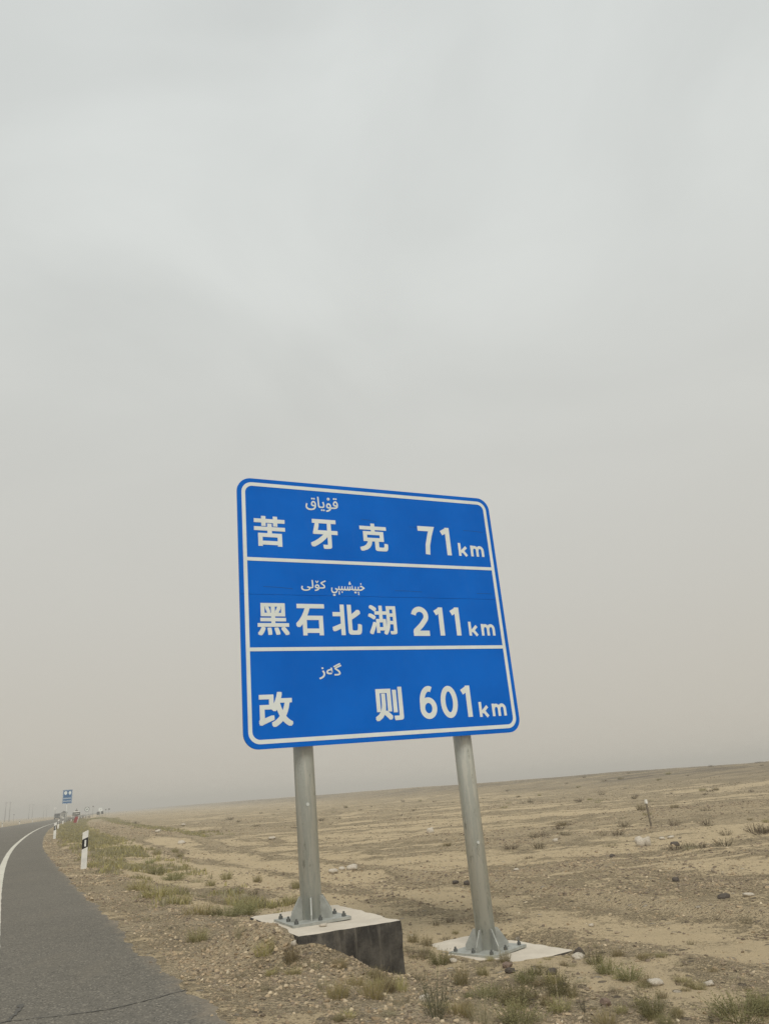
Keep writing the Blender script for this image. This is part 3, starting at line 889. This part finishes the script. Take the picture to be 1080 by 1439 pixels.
for s in (-1, 1):
    mb = MB(); mb.box((s*.6, -1.985, .72), (.26, .04, .13)); mb.build('headlight', M_refl, t)
    for y in (-1.25, 1.25):
        mb = MB(); mb.tube((s*.86, y, .32), (s*.66, y, .32), .32, .32, 16); wh = mb.build('wheel', M_tyre, t)
        mb = MB(); mb.tube((s*.868, y, .32), (s*.85, y, .32), .19, .19, 12); mb.build('rim', M_edge, wh)

def utility_pole():
    t = thing('utility_pole', '', 'utility pole')
    mb = MB(); mb.tube((0, 0, -.5), (0, 0, 10), .19, .13, 10); mb.build('shaft', M_conc2, t, True)
    mb = MB(); mb.box((0, 0, 9.4), (1.5, .09, .10)); arm = mb.build('crossarm', M_conc2, t)
    for x in (-.68, .68):
        mb = MB(); mb.tube((x, 0, 9.45), (x, 0, 9.72), .05, .035, 8); mb.build('insulator', M_conc2, arm)
    return t
u0_ = utility_pole()
pl = [(11.0, 425, 1., 'left pole of the nearest utility pole pair beyond the road at far left'), (16.7, 425, 1., 'right pole of the nearest utility pole pair beyond the road at far left'),
      (42.5, 565, 1., 'left pole of the middle utility pole pair beyond the road'), (47.0, 565, 1., 'right pole of the middle utility pole pair beyond the road'),
      (62.0, 690, .95, 'left pole of the farthest utility pole pair, faint in dust'), (66.0, 690, 1.05, 'right pole of the farthest utility pole pair, faint in dust')]
for k, (px, y, s, lab) in enumerate(pl):
    o = u0_ if k == 0 else copy_tree(u0_)
    o.location = gpt(at(px, y), y); o.scale = (1, 1, s); o['label'] = lab; o['group'] = 'utility poles fading into the dust'
    o.rotation_euler = (0, random.uniform(-.01, .02), .5)
def thin_post(name, label, px, y, h, head):
    t = thing(name, label, 'post', gpt(at(px, y), y))
    mb = MB(); mb.tube((0, 0, -.2), (0, 0, h), .05, .04, 8); mb.build('shaft', M_conc2, t)
    mb = MB(); mb.box((0, 0, h+head/2), (head*1.3, .08, head)); mb.build('head', M_conc2 if name != 'white_marker' else M_pwhite, t)
thin_post('marker_post', 'short dark marker post right of the nearest utility pole pair', 22.7, 300, 2.6, .3)
thin_post('lamp_post', 'thin post with a small head between the two round signs', 127.3, 250, 3.0, .35)
thin_post('far_post', 'left one of two tiny dark posts at the far end of the road', 144.3, 330, 1.9, .45)
thin_post('far_post', 'right one of two tiny dark posts at the far end of the road', 148.6, 330, 2.1, .6)
thin_post('white_marker', 'tall thin post with a white head at the left of the blue service sign', 77.2, 235, 2.9, .45)
for k, (px, y, wd, h) in enumerate(((97.2, 150, 1.3, .9), (101.0, 160, 1.1, .8), (110.5, 175, 1.0, .9), (113.0, 200, 1.5, .9), (116.5, 220, 1.3, .8), (122.5, 235, 1.3, .9))):
    FAR_BUSH.append((at(px, y), y, wd, h))
sx_, sy_ = 8.05, 27.4
t = thing('marker_stake', 'thin weathered wooden stake with a pale top standing alone in the desert', 'stake', gpt(sx_, sy_))
t.rotation_euler = (0, math.radians(-3), .3)
mb = MB(); mb.box((0, 0, .24), (.055, .055, .98), 0, 0, .85); mb.build('shaft', M_wood, t)
mb = MB(); mb.box((0, 0, .78), (.075, .07, .12)); mb.build('top', M_pwhite, t)

# ================================================================ plants
def not_footing(x, y):
    out_ = np.ones_like(x)
    for u, bk, sx_, sy_, rot in ((-.815, .27, 1.03, 1.62, 0), (1.09, .27, 1.06, 1.62, math.radians(9))):
        p = Cc+UX*u+UY*bk; th = math.atan2(UX.y, UX.x)+rot
        dx, dy = x-p.x, y-p.y
        a = dx*math.cos(th)+dy*math.sin(th); b = -dx*math.sin(th)+dy*math.cos(th)
        out_ = np.where((abs(a) < sx_/2+.01) & (abs(b) < sy_/2+.01), .012, out_)
    return out_
def plant_mesh(kind, seed):
    r = random.Random(seed*31+ord(kind))
    mb = MB()
    def blade(base, az, lean, L, wd, segs=3, droop=.5, taper=.15):
        p = Vector(base); vs = []
        ca, sa = math.cos(az), math.sin(az)
        side = Vector((-sa, ca, 0))*(wd/2)
        rl = r.uniform(-.9, .9); side = Vector((side.x*math.cos(rl)+ca*wd/2*math.sin(rl), side.y*math.cos(rl)+sa*wd/2*math.sin(rl), 0))
        el = math.pi/2-lean
        for i in range(segs+1):
            f = i/segs; s = side*(1-(1-taper)*f)
            vs += [p-s, p+s]
            p = p+Vector((ca*math.cos(el), sa*math.cos(el), math.sin(el)))*(L/segs)
            el -= droop*lean/segs*1.5
        mb.add(vs, [(2*i, 2*i+1, 2*i+3, 2*i+2) for i in range(segs)])
        return vs
    def leaves(vs, n, size):
        for _ in range(n):
            i = r.randrange(1, len(vs)//2-1) if len(vs) > 4 else 0
            f = r.random()
            a = (vs[2*i]+vs[2*i+1])/2; b = (vs[2*i+2]+vs[2*i+3])/2
            p = a.lerp(b, f); az = r.uniform(0, 6.28); e = r.uniform(.1, 1.2)
            d = Vector((math.cos(az)*math.cos(e), math.sin(az)*math.cos(e), math.sin(e)))*size*r.uniform(.6, 1.3)
            s = d.orthogonal().normalized()*size*.22
            mb.add([p, p+d*.5+s, p+d, p+d*.5-s], [(0, 1, 2, 3)])
    if kind == 'g':
        for _ in range(150):
            az = r.uniform(0, 6.28); rr = .34*math.sqrt(r.random())
            l = r.uniform(.05, .95)
            vs = blade((rr*math.cos(az), rr*math.sin(az), -.05), az+r.uniform(-.5, .5), l, r.uniform(.55, 1.08), .016, 4, .15, .4)
            leaves(vs, 12, .062)
    elif kind == 't':
        for _ in range(34):
            az = r.uniform(0, 6.28); rr = .12*math.sqrt(r.random())
            vs = blade((rr*math.cos(az), rr*math.sin(az), -.05), az, r.uniform(.05, .8), r.uniform(.6, 1.1), .016, 4, -.1, .35)
            for _ in range(3):
                i = r.randrange(1, 4); p = (vs[2*i]+vs[2*i+1])/2
                v2 = blade(tuple(p), az+r.uniform(-1.2, 1.2), r.uniform(.2, .8), r.uniform(.2, .4), .010, 2, -.1, .4)
                leaves(v2, 2, .045)
            leaves(vs, 4, .05)
    elif kind == 'b':
        for _ in range(60):
            az = r.uniform(0, 6.28); rr = .3*math.sqrt(r.random())
            vs = blade((rr*math.cos(az), rr*math.sin(az), -.05), az+r.uniform(-.6, .6), r.uniform(.1, 1.05), r.uniform(.5, 1.0), .026, 3, -.1, .4)
            leaves(vs, 4, .07)
    else:
        n = {'y': 210, 'o': 190, 'p': 130}[kind]
        for _ in range(n):
            az = r.uniform(0, 6.28); rr = .42*math.sqrt(r.random())
            blade((rr*math.cos(az), rr*math.sin(az), -.05), az+r.uniform(-.8, .8), r.uniform(.05, .65), r.uniform(.45, 1.1)*(1-.4*rr), .020 if kind != 'p' else .015, 3, r.uniform(.2, .9), .15)
        if kind == 'o':
            for _ in range(40):
                az = r.uniform(0, 6.28); rr = .3*math.sqrt(r.random())
                vs = blade((rr*math.cos(az), rr*math.sin(az), 0), az, r.uniform(.1, .6), r.uniform(.5, 1.0), .012, 3, .2, .4)
                leaves(vs, 6, .07)
    return mb.mesh({'g': 'shrub', 't': 'twiggy_bush', 'b': 'dry_shrub'}.get(kind, 'grass_tuft'), M_fol[kind])
PM = {k: [plant_mesh(k, s) for s in range(4)] for k in 'gyoptb'}
PN = {'g': ('green_shrub', 'shrub'), 't': ('twiggy_bush', 'bush'), 'b': ('dry_shrub', 'shrub'), 'y': ('grass_tuft', 'grass tuft'), 'o': ('grass_tuft', 'grass tuft'), 'p': ('grass_tuft', 'grass tuft')}
DESC = {'g': 'grey-green leafy shrub', 't': 'dark twiggy bush', 'b': 'small brown dry shrub', 'y': 'yellow-green grass tuft', 'o': 'olive grass tuft', 'p': 'pale dry grass tuft'}
ORD = ['first', 'second', 'third', 'fourth', 'fifth', 'sixth', 'seventh', 'eighth', 'ninth', 'tenth', 'eleventh', 'twelfth', 'thirteenth', 'fourteenth', 'fifteenth', 'sixteenth', 'seventeenth', 'eighteenth', 'nineteenth', 'twentieth']
def region(x, y):
    o = float(road_off(x, y))
    if y > 24: return 'far along the verge behind the nearest delineator line'
    if y > 14.2 and o < 8: return 'on the verge well behind the left footing'
    if y > 9.8 and o < 4.4 and x < -1.5: return 'on the verge just behind the left footing'
    if x < -.9 and y < 11: return 'on the gravel between asphalt and left footing'
    if y > 8.55 and x < .8: return 'on the sand between the two posts'
    if x < .2: return 'in front of the left footing'
    if x < 1.3: return 'in front of the right footing'
    return 'right of the right footing'
def place_labelled(items, desc, single):
    """items: dicts with x, y, t and set_label(text); ordinals run left to right in each place"""
    by = {}
    for it in items: by.setdefault((region(it['x'], it['y']), desc[it['t']]), []).append(it)
    for (reg, d), its in by.items():
        its.sort(key=lambda i: i['x']/i['y'])
        n = len(its)
        for k, it in enumerate(its):
            if n == 1: it['o']['label'] = f'{single} {d} {reg}'
            elif k == 0: it['o']['label'] = f'leftmost {d} {reg}'
            elif k == n-1: it['o']['label'] = f'rightmost {d} {reg}'
            else: it['o']['label'] = f'{ORD[k]} {d} from the left {reg}'
TUFTS=[
(-1.09,7.40,0.18,0.18,'o'),(-1.35,7.58,0.25,0.15,'y'),(-0.67,7.37,0.18,0.10,'y'),(-0.60,6.35,0.25,0.16,'y'),(-0.35,6.43,0.28,0.19,'y'),(-0.34,7.25,0.19,0.13,'o'),
    (0.22,8.66,0.24,0.21,'g'),(0.02,9.04,0.37,0.20,'p'),(0.36,7.65,0.20,0.18,'o'),(0.39,7.15,0.09,0.08,'g'),(0.54,7.16,0.23,0.14,'g'),(0.58,7.94,0.16,0.11,'o'),
    (0.83,8.36,0.17,0.13,'o'),(0.09,5.74,0.36,0.36,'t'),(0.25,5.93,0.25,0.14,'y'),(0.38,5.79,0.28,0.26,'p'),(0.74,6.86,0.32,0.23,'g'),(0.66,6.14,0.30,0.24,'g'),
    (0.91,7.51,0.21,0.16,'g'),(1.03,7.73,0.15,0.11,'g'),(1.10,7.08,0.22,0.28,'g'),(0.97,6.83,0.14,0.11,'o'),(1.02,6.60,0.26,0.12,'o'),(1.20,6.98,0.13,0.11,'o'),
    (1.17,6.46,0.15,0.19,'t'),(1.64,8.12,0.22,0.18,'g'),(1.64,7.65,0.22,0.20,'g'),(1.73,7.28,0.24,0.16,'g'),(1.55,6.99,0.15,0.08,'p'),(1.27,6.23,0.23,0.13,'y'),
    (1.62,6.29,0.22,0.22,'g'),(1.65,6.08,0.14,0.10,'g'),(2.19,6.16,0.52,0.21,'g'),(1.96,6.09,0.08,0.14,'t'),(2.37,6.22,0.19,0.20,'g'),(2.06,7.05,0.06,0.06,'b'),
    (2.82,8.95,0.10,0.07,'b'),(3.72,9.67,0.21,0.14,'p'),(-4.97,15.21,0.63,0.32,'y'),(-4.16,13.77,0.70,0.40,'y'),(-2.90,11.38,0.57,0.28,'y'),(-3.64,13.00,0.51,0.29,'y'),
    (-2.50,11.35,0.46,0.23,'g'),(-2.42,12.22,0.49,0.30,'g'),(-3.25,13.43,0.26,0.22,'p'),(-3.86,15.26,0.33,0.25,'p'),(-3.07,13.37,0.34,0.22,'p'),(-2.91,15.37,0.27,0.17,'b'),
    (-2.47,13.39,0.23,0.16,'o'),(-2.24,13.37,0.18,0.12,'o'),(-4.29,17.77,0.31,0.22,'o'),(-4.79,18.59,0.43,0.30,'p'),(-5.63,19.75,0.62,0.28,'g'),(-6.59,21.35,0.46,0.35,'g'),
    (-3.34,18.05,0.28,0.25,'o'),(-4.24,19.05,0.40,0.31,'o'),(-2.25,16.18,0.25,0.26,'o'),(-2.04,14.01,0.45,0.25,'o'),(-3.40,16.02,0.25,0.16,'b'),(-3.02,15.02,0.43,0.21,'p'),
    (-2.71,11.42,0.33,0.19,'o'),(-8.07,28.94,0.40,0.30,'o'),(-9.19,29.96,0.41,0.37,'o'),(-8.24,26.09,0.36,0.27,'g'),(-8.81,30.91,0.36,0.29,'o'),(-8.46,28.14,0.39,0.29,'p'),
    (-2.39,9.32,0.31,0.15,'o'),(-1.65,7.99,0.15,0.18,'p'),(-2.04,8.27,0.13,0.08,'p'),(-1.49,7.23,0.15,0.09,'p'),(-1.20,6.71,0.12,0.11,'p'),(-3.47,10.96,0.15,0.11,'p'),
    (-2.94,10.06,0.12,0.10,'p'),(-1.17,7.35,0.13,0.07,'p'),(-0.18,7.10,0.23,0.14,'y'),(-0.51,6.92,0.20,0.11,'y'),(-0.73,6.64,0.19,0.11,'p'),(-0.16,6.14,0.23,0.13,'p'),
    (-0.04,9.90,0.19,0.12,'o'),(0.11,9.74,0.20,0.12,'o'),(0.26,10.90,0.14,0.11,'b'),(0.35,10.35,0.16,0.10,'b'),(0.48,10.53,0.12,0.08,'o'),(0.45,11.19,0.15,0.10,'b'),
    (-0.22,5.80,0.16,0.08,'p'),(0.66,7.39,0.14,0.10,'p'),(0.01,7.68,0.22,0.14,'p'),(0.83,6.23,0.18,0.10,'p'),
]
STONES=[
(5.65,20.41,0.259,0.279,'w'),(5.84,20.48,0.241,0.261,'w'),(6.64,21.83,0.172,0.107,'w'),(6.93,22.03,0.239,0.087,'w'),(6.33,19.84,0.255,0.118,'d'),(0.89,33.21,0.344,0.282,'w'),
    (-1.39,19.75,0.298,0.168,'w'),(-1.82,19.33,0.256,0.146,'w'),(-1.69,20.31,0.173,0.096,'w'),(4.18,23.72,0.181,0.113,'w'),(2.18,17.40,0.132,0.066,'w'),(1.89,7.09,0.145,0.069,'w'),
    (1.55,8.42,0.129,0.064,'w'),(1.61,8.65,0.116,0.099,'d'),(4.32,11.88,0.179,0.083,'d'),(4.61,11.75,0.178,0.071,'w'),(0.83,8.14,0.108,0.062,'r'),(0.82,7.88,0.097,0.060,'d'),
    (0.03,6.82,0.096,0.071,'w'),(1.38,6.64,0.096,0.064,'r'),(-9.89,35.63,0.348,0.174,'w'),(-14.66,47.78,0.376,0.188,'w'),(-20.35,73.91,0.433,0.217,'w'),(-5.77,34.58,0.363,0.165,'w'),
    (4.29,13.75,0.136,0.081,'d'),(-1.09,7.62,0.058,0.051,'w'),(4.42,18.33,0.124,0.089,'d'),(0.79,15.48,0.146,0.088,'d'),(0.99,15.25,0.129,0.086,'d'),(2.33,7.13,0.099,0.042,'w'),
    (1.17,7.71,0.103,0.059,'d'),(1.19,7.36,0.084,0.042,'d'),(0.35,8.67,0.082,0.049,'w'),(2.12,10.39,0.070,0.040,'w'),
]

items = []
for k, (x, y, wd, h, t) in enumerate(TUFTS):
    o = link_ob(PN[t][0], PM[t][k % 4])
    o.location = (x, y, float(gz(x, y))-.01)
    o.scale = (wd*.74, wd*.74, h*((.80 if t in 'gt' else 1.08) if y < 10 else .74))
    o.rotation_euler = (0, 0, random.uniform(0, 6.28))
    tag(o, None, PN[t][1])
    items.append(dict(x=x, y=y, t=t, o=o))
place_labelled(items, DESC, 'lone')
for k, (x, y, wd, h) in enumerate(FAR_BUSH):
    o = link_ob('roadside_bush', PM['t' if k % 2 else 'b'][k % 4])
    o.location = (x, y, float(gz(x, y))-.05); o.scale = (wd, wd, h); o.rotation_euler = (0, 0, k)
    tag(o, ('first', 'second', 'third', 'fourth', 'fifth', 'sixth')[k]+' from the left of the dark bushes among the far roadside signs', 'bush', 'dark bushes among the far signs')
# small tufts in front that nothing tells apart
n_b = 0
while n_b < 150:
    y = random.uniform(5.5, 9.6); x = random.uniform(-1.3, 2.6)
    o_ = float(road_off(x, y))
    if o_ < .55 or o_ > 4.2 or float(fbm(x/.9, y/.9, 72, 3)) < -.08+.2*random.random(): continue
    if float(not_footing(np.array([x]), np.array([y]))[0]) < .5: continue
    t = random.choice('ppyoo')
    o = link_ob('small_tuft', PM[t][random.randrange(4)])
    wd = random.uniform(.05, .15)
    o.location = (x, y, float(gz(x, y))-.01); o.scale = (wd, wd, wd*random.uniform(.4, .9)); o.rotation_euler = (0, 0, random.uniform(0, 6.28))
    d_ = {'p': 'tiny pale dry grass tuft', 'y': 'tiny yellow-green grass tuft', 'o': 'tiny olive grass tuft'}[t]+' '+region(x, y)
    tag(o, d_, 'grass tuft', d_.replace('tuft', 'tufts', 1))
    n_b += 1
# low dry bushes over the plain
n_b = 0
while n_b < 140:
    a = math.radians(random.uniform(-21, 31)); d = 13*math.exp(random.uniform(0, 2.35))
    x, y = d*math.sin(a), d*math.cos(a)
    o_ = float(road_off(x, y))
    if o_ < 7.5 or (o_ < 9.5 and y < 40) or float(fbm(x/9, y/5, 71, 3)) < -.12+.25*random.random(): continue
    t = random.choice('bbbop')
    o = link_ob('desert_bush', PM[t][random.randrange(4)])
    wd = random.uniform(.14, .36)*(1+d/90)
    o.location = (x, y, float(gz(x, y))-.02); o.scale = (wd, wd, wd*random.uniform(.4, .75)); o.rotation_euler = (0, 0, random.uniform(0, 6.28))
    az_ = math.degrees(a)
    z1 = 'left of the left post' if az_ < -7 else 'between the two posts' if az_ < 4.7 else 'right of the right post'
    z2 = 'near part' if d < 28 else 'middle part' if d < 60 else 'far part'
    d_ = {'b': 'brown dry bush', 'o': 'olive bush', 'p': 'pale dry bush'}[t]
    tag(o, f'low {d_} on the {z2} of the plain {z1}', 'bush', f'{d_}es on the {z2} of the plain {z1}')
    n_b += 1
# grass of the verge: nobody could count it
def verge_grass():
    cx, cy, ch = [], [], []
    while len(cx) < 9500:
        y = 11.5*math.exp(random.uniform(0, 2.85)); s = random.random()
        if s < .74: o_ = random.triangular(.55, 4.0, 1.8)
        elif s < .94: o_ = random.gauss(8.1, .6)
        else:
            o_ = random.uniform(3, 8); y = random.uniform(165, 200)
        if s >= .74 and y < 40: continue
        if y < 24 and o_ > 3.2: continue
        x, yy = (float(c) for c in road_pt(y, o_))
        dn = float(fbm(x/1.5, yy/1.5, 81, 3))
        fine_n = float(fbm(x/.55, yy/.8, 83, 3))
        if dn*.6+fine_n*.8 < .38-.52*min(1, (y-11)/30)+.2*(random.random()-.5): continue
        cx.append(x); cy.append(yy); ch.append(dn)
    cx = np.array(cx); cy = np.array(cy)
    cz = gz(cx, cy); d = np.hypot(cx, cy)
    m = 9; n = len(cx)
    az = rng.uniform(0, 6.28, (n, m)); lean = rng.uniform(.05, .7, (n, m)); L = rng.uniform(.04, .135, (n, m))*(1+.25*rng.standard_normal((n, 1)).clip(-1, 1.5))
    rr = .11*np.sqrt(rng.random((n, m)))*(1+d/60)[:, None]; a2 = rng.uniform(0, 6.28, (n, m))
    bx = cx[:, None]+rr*np.cos(a2); by = cy[:, None]+rr*np.sin(a2); bz = np.repeat(cz[:, None], m, 1)-.01
    wd = (.0035+.00042*d)[:, None]*rng.uniform(.7, 1.3, (n, m))
    px, py = -np.sin(a2)*wd, np.cos(a2)*wd
    tx = bx+np.cos(az)*np.sin(lean)*L; ty = by+np.sin(az)*np.sin(lean)*L; tz = bz+np.cos(lean)*L
    mx = bx+(tx-bx)*.4; my = by+(ty-by)*.4; mz = bz+(tz-bz)*.58
    co = np.stack([np.stack(q, -1) for q in ((bx-px, by-py, bz), (bx+px, by+py, bz), (mx+px*.8, my+py*.8, mz), (mx-px*.8, my-py*.8, mz), (tx+px*.2, ty+py*.2, tz), (tx-px*.2, ty-py*.2, tz))], 2).reshape(-1, 3)
    k = np.arange(n*m)*6
    F = np.concatenate([np.stack([k, k+1, k+2, k+3], 1), np.stack([k+3, k+2, k+4, k+5], 1)])
    me = np_mesh('verge_grass', co, F, [M_fol['o'], M_fol['y'], M_fol['p']], False)
    which = rng.choice(3, n, p=[.40, .26, .34])
    which = np.repeat(which, m)
    me.polygons.foreach_set('material_index', np.concatenate([which, which]).astype(np.int32))
    me.update()
    tag(link_ob('verge_grass', me), 'short olive and dry grass covering the verge beside the road', 'grass', None, 'stuff')
verge_grass()

# ================================================================ stones
def icosphere(sub):
    t = (1+5**.5)/2
    v = [(-1, t, 0), (1, t, 0), (-1, -t, 0), (1, -t, 0), (0, -1, t), (0, 1, t), (0, -1, -t), (0, 1, -t), (t, 0, -1), (t, 0, 1), (-t, 0, -1), (-t, 0, 1)]
    v = [np.array(p)/np.linalg.norm(p) for p in v]
    f = [(0, 11, 5), (0, 5, 1), (0, 1, 7), (0, 7, 10), (0, 10, 11), (1, 5, 9), (5, 11, 4), (11, 10, 2), (10, 7, 6), (7, 1, 8), (3, 9, 4), (3, 4, 2), (3, 2, 6), (3, 6, 8), (3, 8, 9), (4, 9, 5), (2, 4, 11), (6, 2, 10), (8, 6, 7), (9, 8, 1)]
    for _ in range(sub):
        mid = {}; nf = []
        def m(a, b):
            k = (min(a, b), max(a, b))
            if k not in mid:
                p = v[a]+v[b]; v.append(p/np.linalg.norm(p)); mid[k] = len(v)-1
            return mid[k]
        for a, b, c in f:
            x, y, z = m(a, b), m(b, c), m(c, a); nf += [(a, x, z), (b, y, x), (c, z, y), (x, y, z)]
        f = nf
    return np.array(v), np.array(f)
SV, SF = icosphere(2)
def stone_mesh(seed, mat, smooth_amt):
    p = SV.copy()
    d = 1+.42*fbm(p[:, 0]*1.1+seed*3.1, p[:, 1]*1.1+p[:, 2]*.8, seed, 2)+.16*fbm(p[:, 0]*3+seed, p[:, 1]*3-p[:, 2]*2.3, seed+9, 2)
    p = p*d[:, None]
    if not smooth_amt:
        for _ in range(6):
            r = rng.normal(size=3); r /= np.linalg.norm(r); h = p@r; k = .74
            p = p-np.clip(h-k, 0, None)[:, None]*r
    p = p/np.abs(p).max(0)
    me = np_mesh('stone', p*.5, SF, [mat], bool(smooth_amt))
    return me
SM = {c: [stone_mesh(i+10*k, M_stone[c], c == 'w') for i in range(4)] for k, c in enumerate('wdr')}
SD = {'w': 'pale rounded stone', 'd': 'dark brown stone', 'r': 'reddish brown stone'}
items = []
for k, (x, y, wd, h, c) in enumerate(STONES):
    o = link_ob('boulder' if wd > .2 else 'stone', SM[c][k % 4])
    h = max(min(h, wd*1.05), wd*.34)
    o.location = (x, y, float(gz(x, y))+h*.30); o.scale = (wd, wd*random.uniform(.7, 1.0), h*1.05)
    o.rotation_euler = (random.uniform(-.15, .15), random.uniform(-.15, .15), random.uniform(-.5, .5))
    tag(o, None, 'boulder' if wd > .2 else 'stone')
    items.append(dict(x=x, y=y, t=c, o=o))
place_labelled(items, SD, 'single')
items[0]['o']['label'] = 'left half of a split pale boulder lying on the desert below the stake'
items[1]['o']['label'] = 'right half of a split pale boulder lying on the desert below the stake'
for u, bk, s, lab in ((-.98, -.26, .085, 'flat pale stone lying on the left footing near its front edge'), (-.66, -.04, .04, 'small brown stone lying on the left footing right of the post')):
    o = link_ob('stone', SM['w' if s > .05 else 'r'][1])
    p = Cc+UX*u+UY*bk
    o.location = (p.x, p.y, -1.166+s*.16); o.scale = (s, s*.7, s*.4); tag(o, lab, 'stone')

# loose gravel: real pebbles, uncountable
PV, PF = icosphere(0)
def pebbles(name, label, n, sampler, size, flat_=(.45, .8), pale=(.38, .24, .09, .10, .12, .06, .01)):
    V = []
    for _ in range(14):
        p = PV*(1+rng.uniform(-.28, .28, (12, 1))); V.append(p)
    V = np.array(V)
    x, y, d = sampler(n)
    n = len(x)
    s = size(n, np.hypot(x, y))
    q = V[rng.integers(0, 14, n)]
    sc_ = np.stack([s*rng.uniform(.7, 1.25, n), s*rng.uniform(.55, 1.0, n), s*rng.uniform(*flat_, n)], 1)/2
    q = q*sc_[:, None, :]
    a = rng.uniform(0, 6.28, n); ca, sa = np.cos(a)[:, None], np.sin(a)[:, None]
    tl = rng.uniform(-.5, .5, n)[:, None]
    qz = q[:, :, 2]+q[:, :, 0]*tl*.6
    co = np.stack([x[:, None]+q[:, :, 0]*ca-q[:, :, 1]*sa, y[:, None]+q[:, :, 0]*sa+q[:, :, 1]*ca, (d+s*.04)[:, None]+qz], 2).reshape(-1, 3)
    F = (PF[None]+np.arange(n)[:, None, None]*12).reshape(-1, 3)
    me = np_mesh(name, co, F, [M_peb], False)
    base = np.array([(.30, .25, .19), (.20, .168, .135), (.125, .105, .088), (.40, .35, .28), (.25, .20, .145), (.175, .155, .128), (.48, .44, .37)])
    c = base[rng.choice(7, n, p=list(pale))]*rng.uniform(.8, 1.2, (n, 1))*np.array([1.34, 1.25, 1.05])
    ca_ = me.color_attributes.new('tint', 'FLOAT_COLOR', 'POINT')
    ca_.data.foreach_set('color', np.repeat(np.concatenate([c, np.ones((n, 1))], 1), 12, 0).astype(np.float32).ravel())
    tag(link_ob(name, me), label, 'gravel', None, 'stuff')
def size_log(lo, hi, k=0., p=2.2):
    return lambda n, d: lo*(hi/lo)**(rng.random(n)**p)*(1+d*k)
def samp(boxf, accept):
    def f(n):
        X, Y = [], []
        c = 0
        while c < n:
            x, y = boxf(n)
            k = rng.random(len(x)) < accept(x, y)
            X.append(x[k]); Y.append(y[k]); c += int(k.sum())
        x = np.concatenate(X)[:n]; y = np.concatenate(Y)[:n]
        return x, y, np.where(road_off(x, y) < .02, -1.344, gz(x, y))
    return f
def box_shoulder(n):
    y = rng.uniform(3.6, 15, n); o = rng.uniform(-.12, 2.6, n)
    return road_pt(y, o)
def acc_shoulder(x, y):
    o = road_off(x, y)
    return np.clip(.15+1.1*gravel_amount(x, y)*(.5+1.2*np.clip(fbm(x/.6, y/.6, 95, 3)+.35, 0, 1)), 0, 1)*np.where(o < .05, .10, 1)*(.35+.65*np.exp(-((y-6)/5.)**2))*not_footing(x, y)
pebbles('shoulder_gravel', 'loose mixed gravel on the road shoulder and around the left footing', 21000, samp(box_shoulder, acc_shoulder), size_log(.006, .050, 0, 3.6))
def box_mound(n): return rng.normal(-1.55, .55, n), rng.normal(7.75, .6, n)
pebbles('heaped_gravel', 'coarser gravel heaped against the left footing', 1900, samp(box_mound, lambda x, y: (road_off(x, y) > .1)*not_footing(x, y)), size_log(.008, .055, 0, 3.0))
def box_near(n):
    a = np.radians(rng.uniform(-18, 31, n)); d = 4.6*np.exp(rng.uniform(0, 1.5, n)); return d*np.sin(a), d*np.cos(a)
def acc_near(x, y):
    o = road_off(x, y); g = gravel_amount(x, y)
    return np.clip((g-.12)*1.3, .05, 1)*(o > .6)*not_footing(x, y)
pebbles('desert_gravel', 'loose gravel strewn over the sand around the sign', 17000, samp(box_near, acc_near), size_log(.008, .045, .03, 2.6), (.4, .75), (.22, .28, .25, .06, .12, .06, .01))
def box_mid(n):
    a = np.radians(rng.uniform(-24, 31, n)); d = 13*np.exp(rng.uniform(0, 1.9, n)); return d*np.sin(a), d*np.cos(a)
def acc_mid(x, y):
    o = road_off(x, y); g, rh, rm = bands(x, y)
    return np.clip(.16+.8*rm+.5*np.clip(g-.40, 0, 1), 0, 1)*(o > 2.5)*np.clip(.4+1.3*fbm(x/2.5, y/2.5, 97, 3), .1, 1)
pebbles('scattered_stones', 'small dark and pale stones strewn along the gravel ridges of the plain', 45000, samp(box_mid, acc_mid), size_log(.014, .075, .012, 3.4), (.4, .7), (.14, .30, .38, .03, .10, .05, 0))

def box_edge(n):
    return road_pt(13*np.exp(rng.uniform(0, 1.5, n)), rng.uniform(-.08, 1.3, n))
pebbles('edge_gravel', 'broken gravel along the edge of the asphalt towards the far delineators', 5000, samp(box_edge, lambda x, y: np.clip(.55+fbm(x/.8, y/.8, 98, 3), .05, 1)), size_log(.015, .07, .01, 2.6))
def box_track(n):
    return road_pt(40*np.exp(rng.uniform(0, 1.1, n)), rng.uniform(4.0, 7.3, n))
pebbles('track_gravel', 'grey gravel of the track beyond the grassy verge', 3500, samp(box_track, lambda x, y: x*0+.8), size_log(.03, .11, .006, 3))

# ================================================================ dust haze
mb = MB(); mb.box((0, 0, 4.0), (3700, 3700, 17.5))
mh = bpy.data.materials.new('dust_haze'); mh.use_nodes = True
hn = mh.node_tree; hn.nodes.clear()
ho = N(hn, 'ShaderNodeOutputMaterial'); pv = N(hn, 'ShaderNodeVolumePrincipled')
pv.inputs['Color'].default_value = (.97, .94, .87, 1)
pv.inputs['Density'].default_value = .0017
pv.inputs['Anisotropy'].default_value = .0
hn.links.new(pv.outputs[0], ho.inputs['Volume'])
tag(mb.build('haze', mh), 'thin dust haze hanging over the whole plain', 'haze', None, 'stuff')
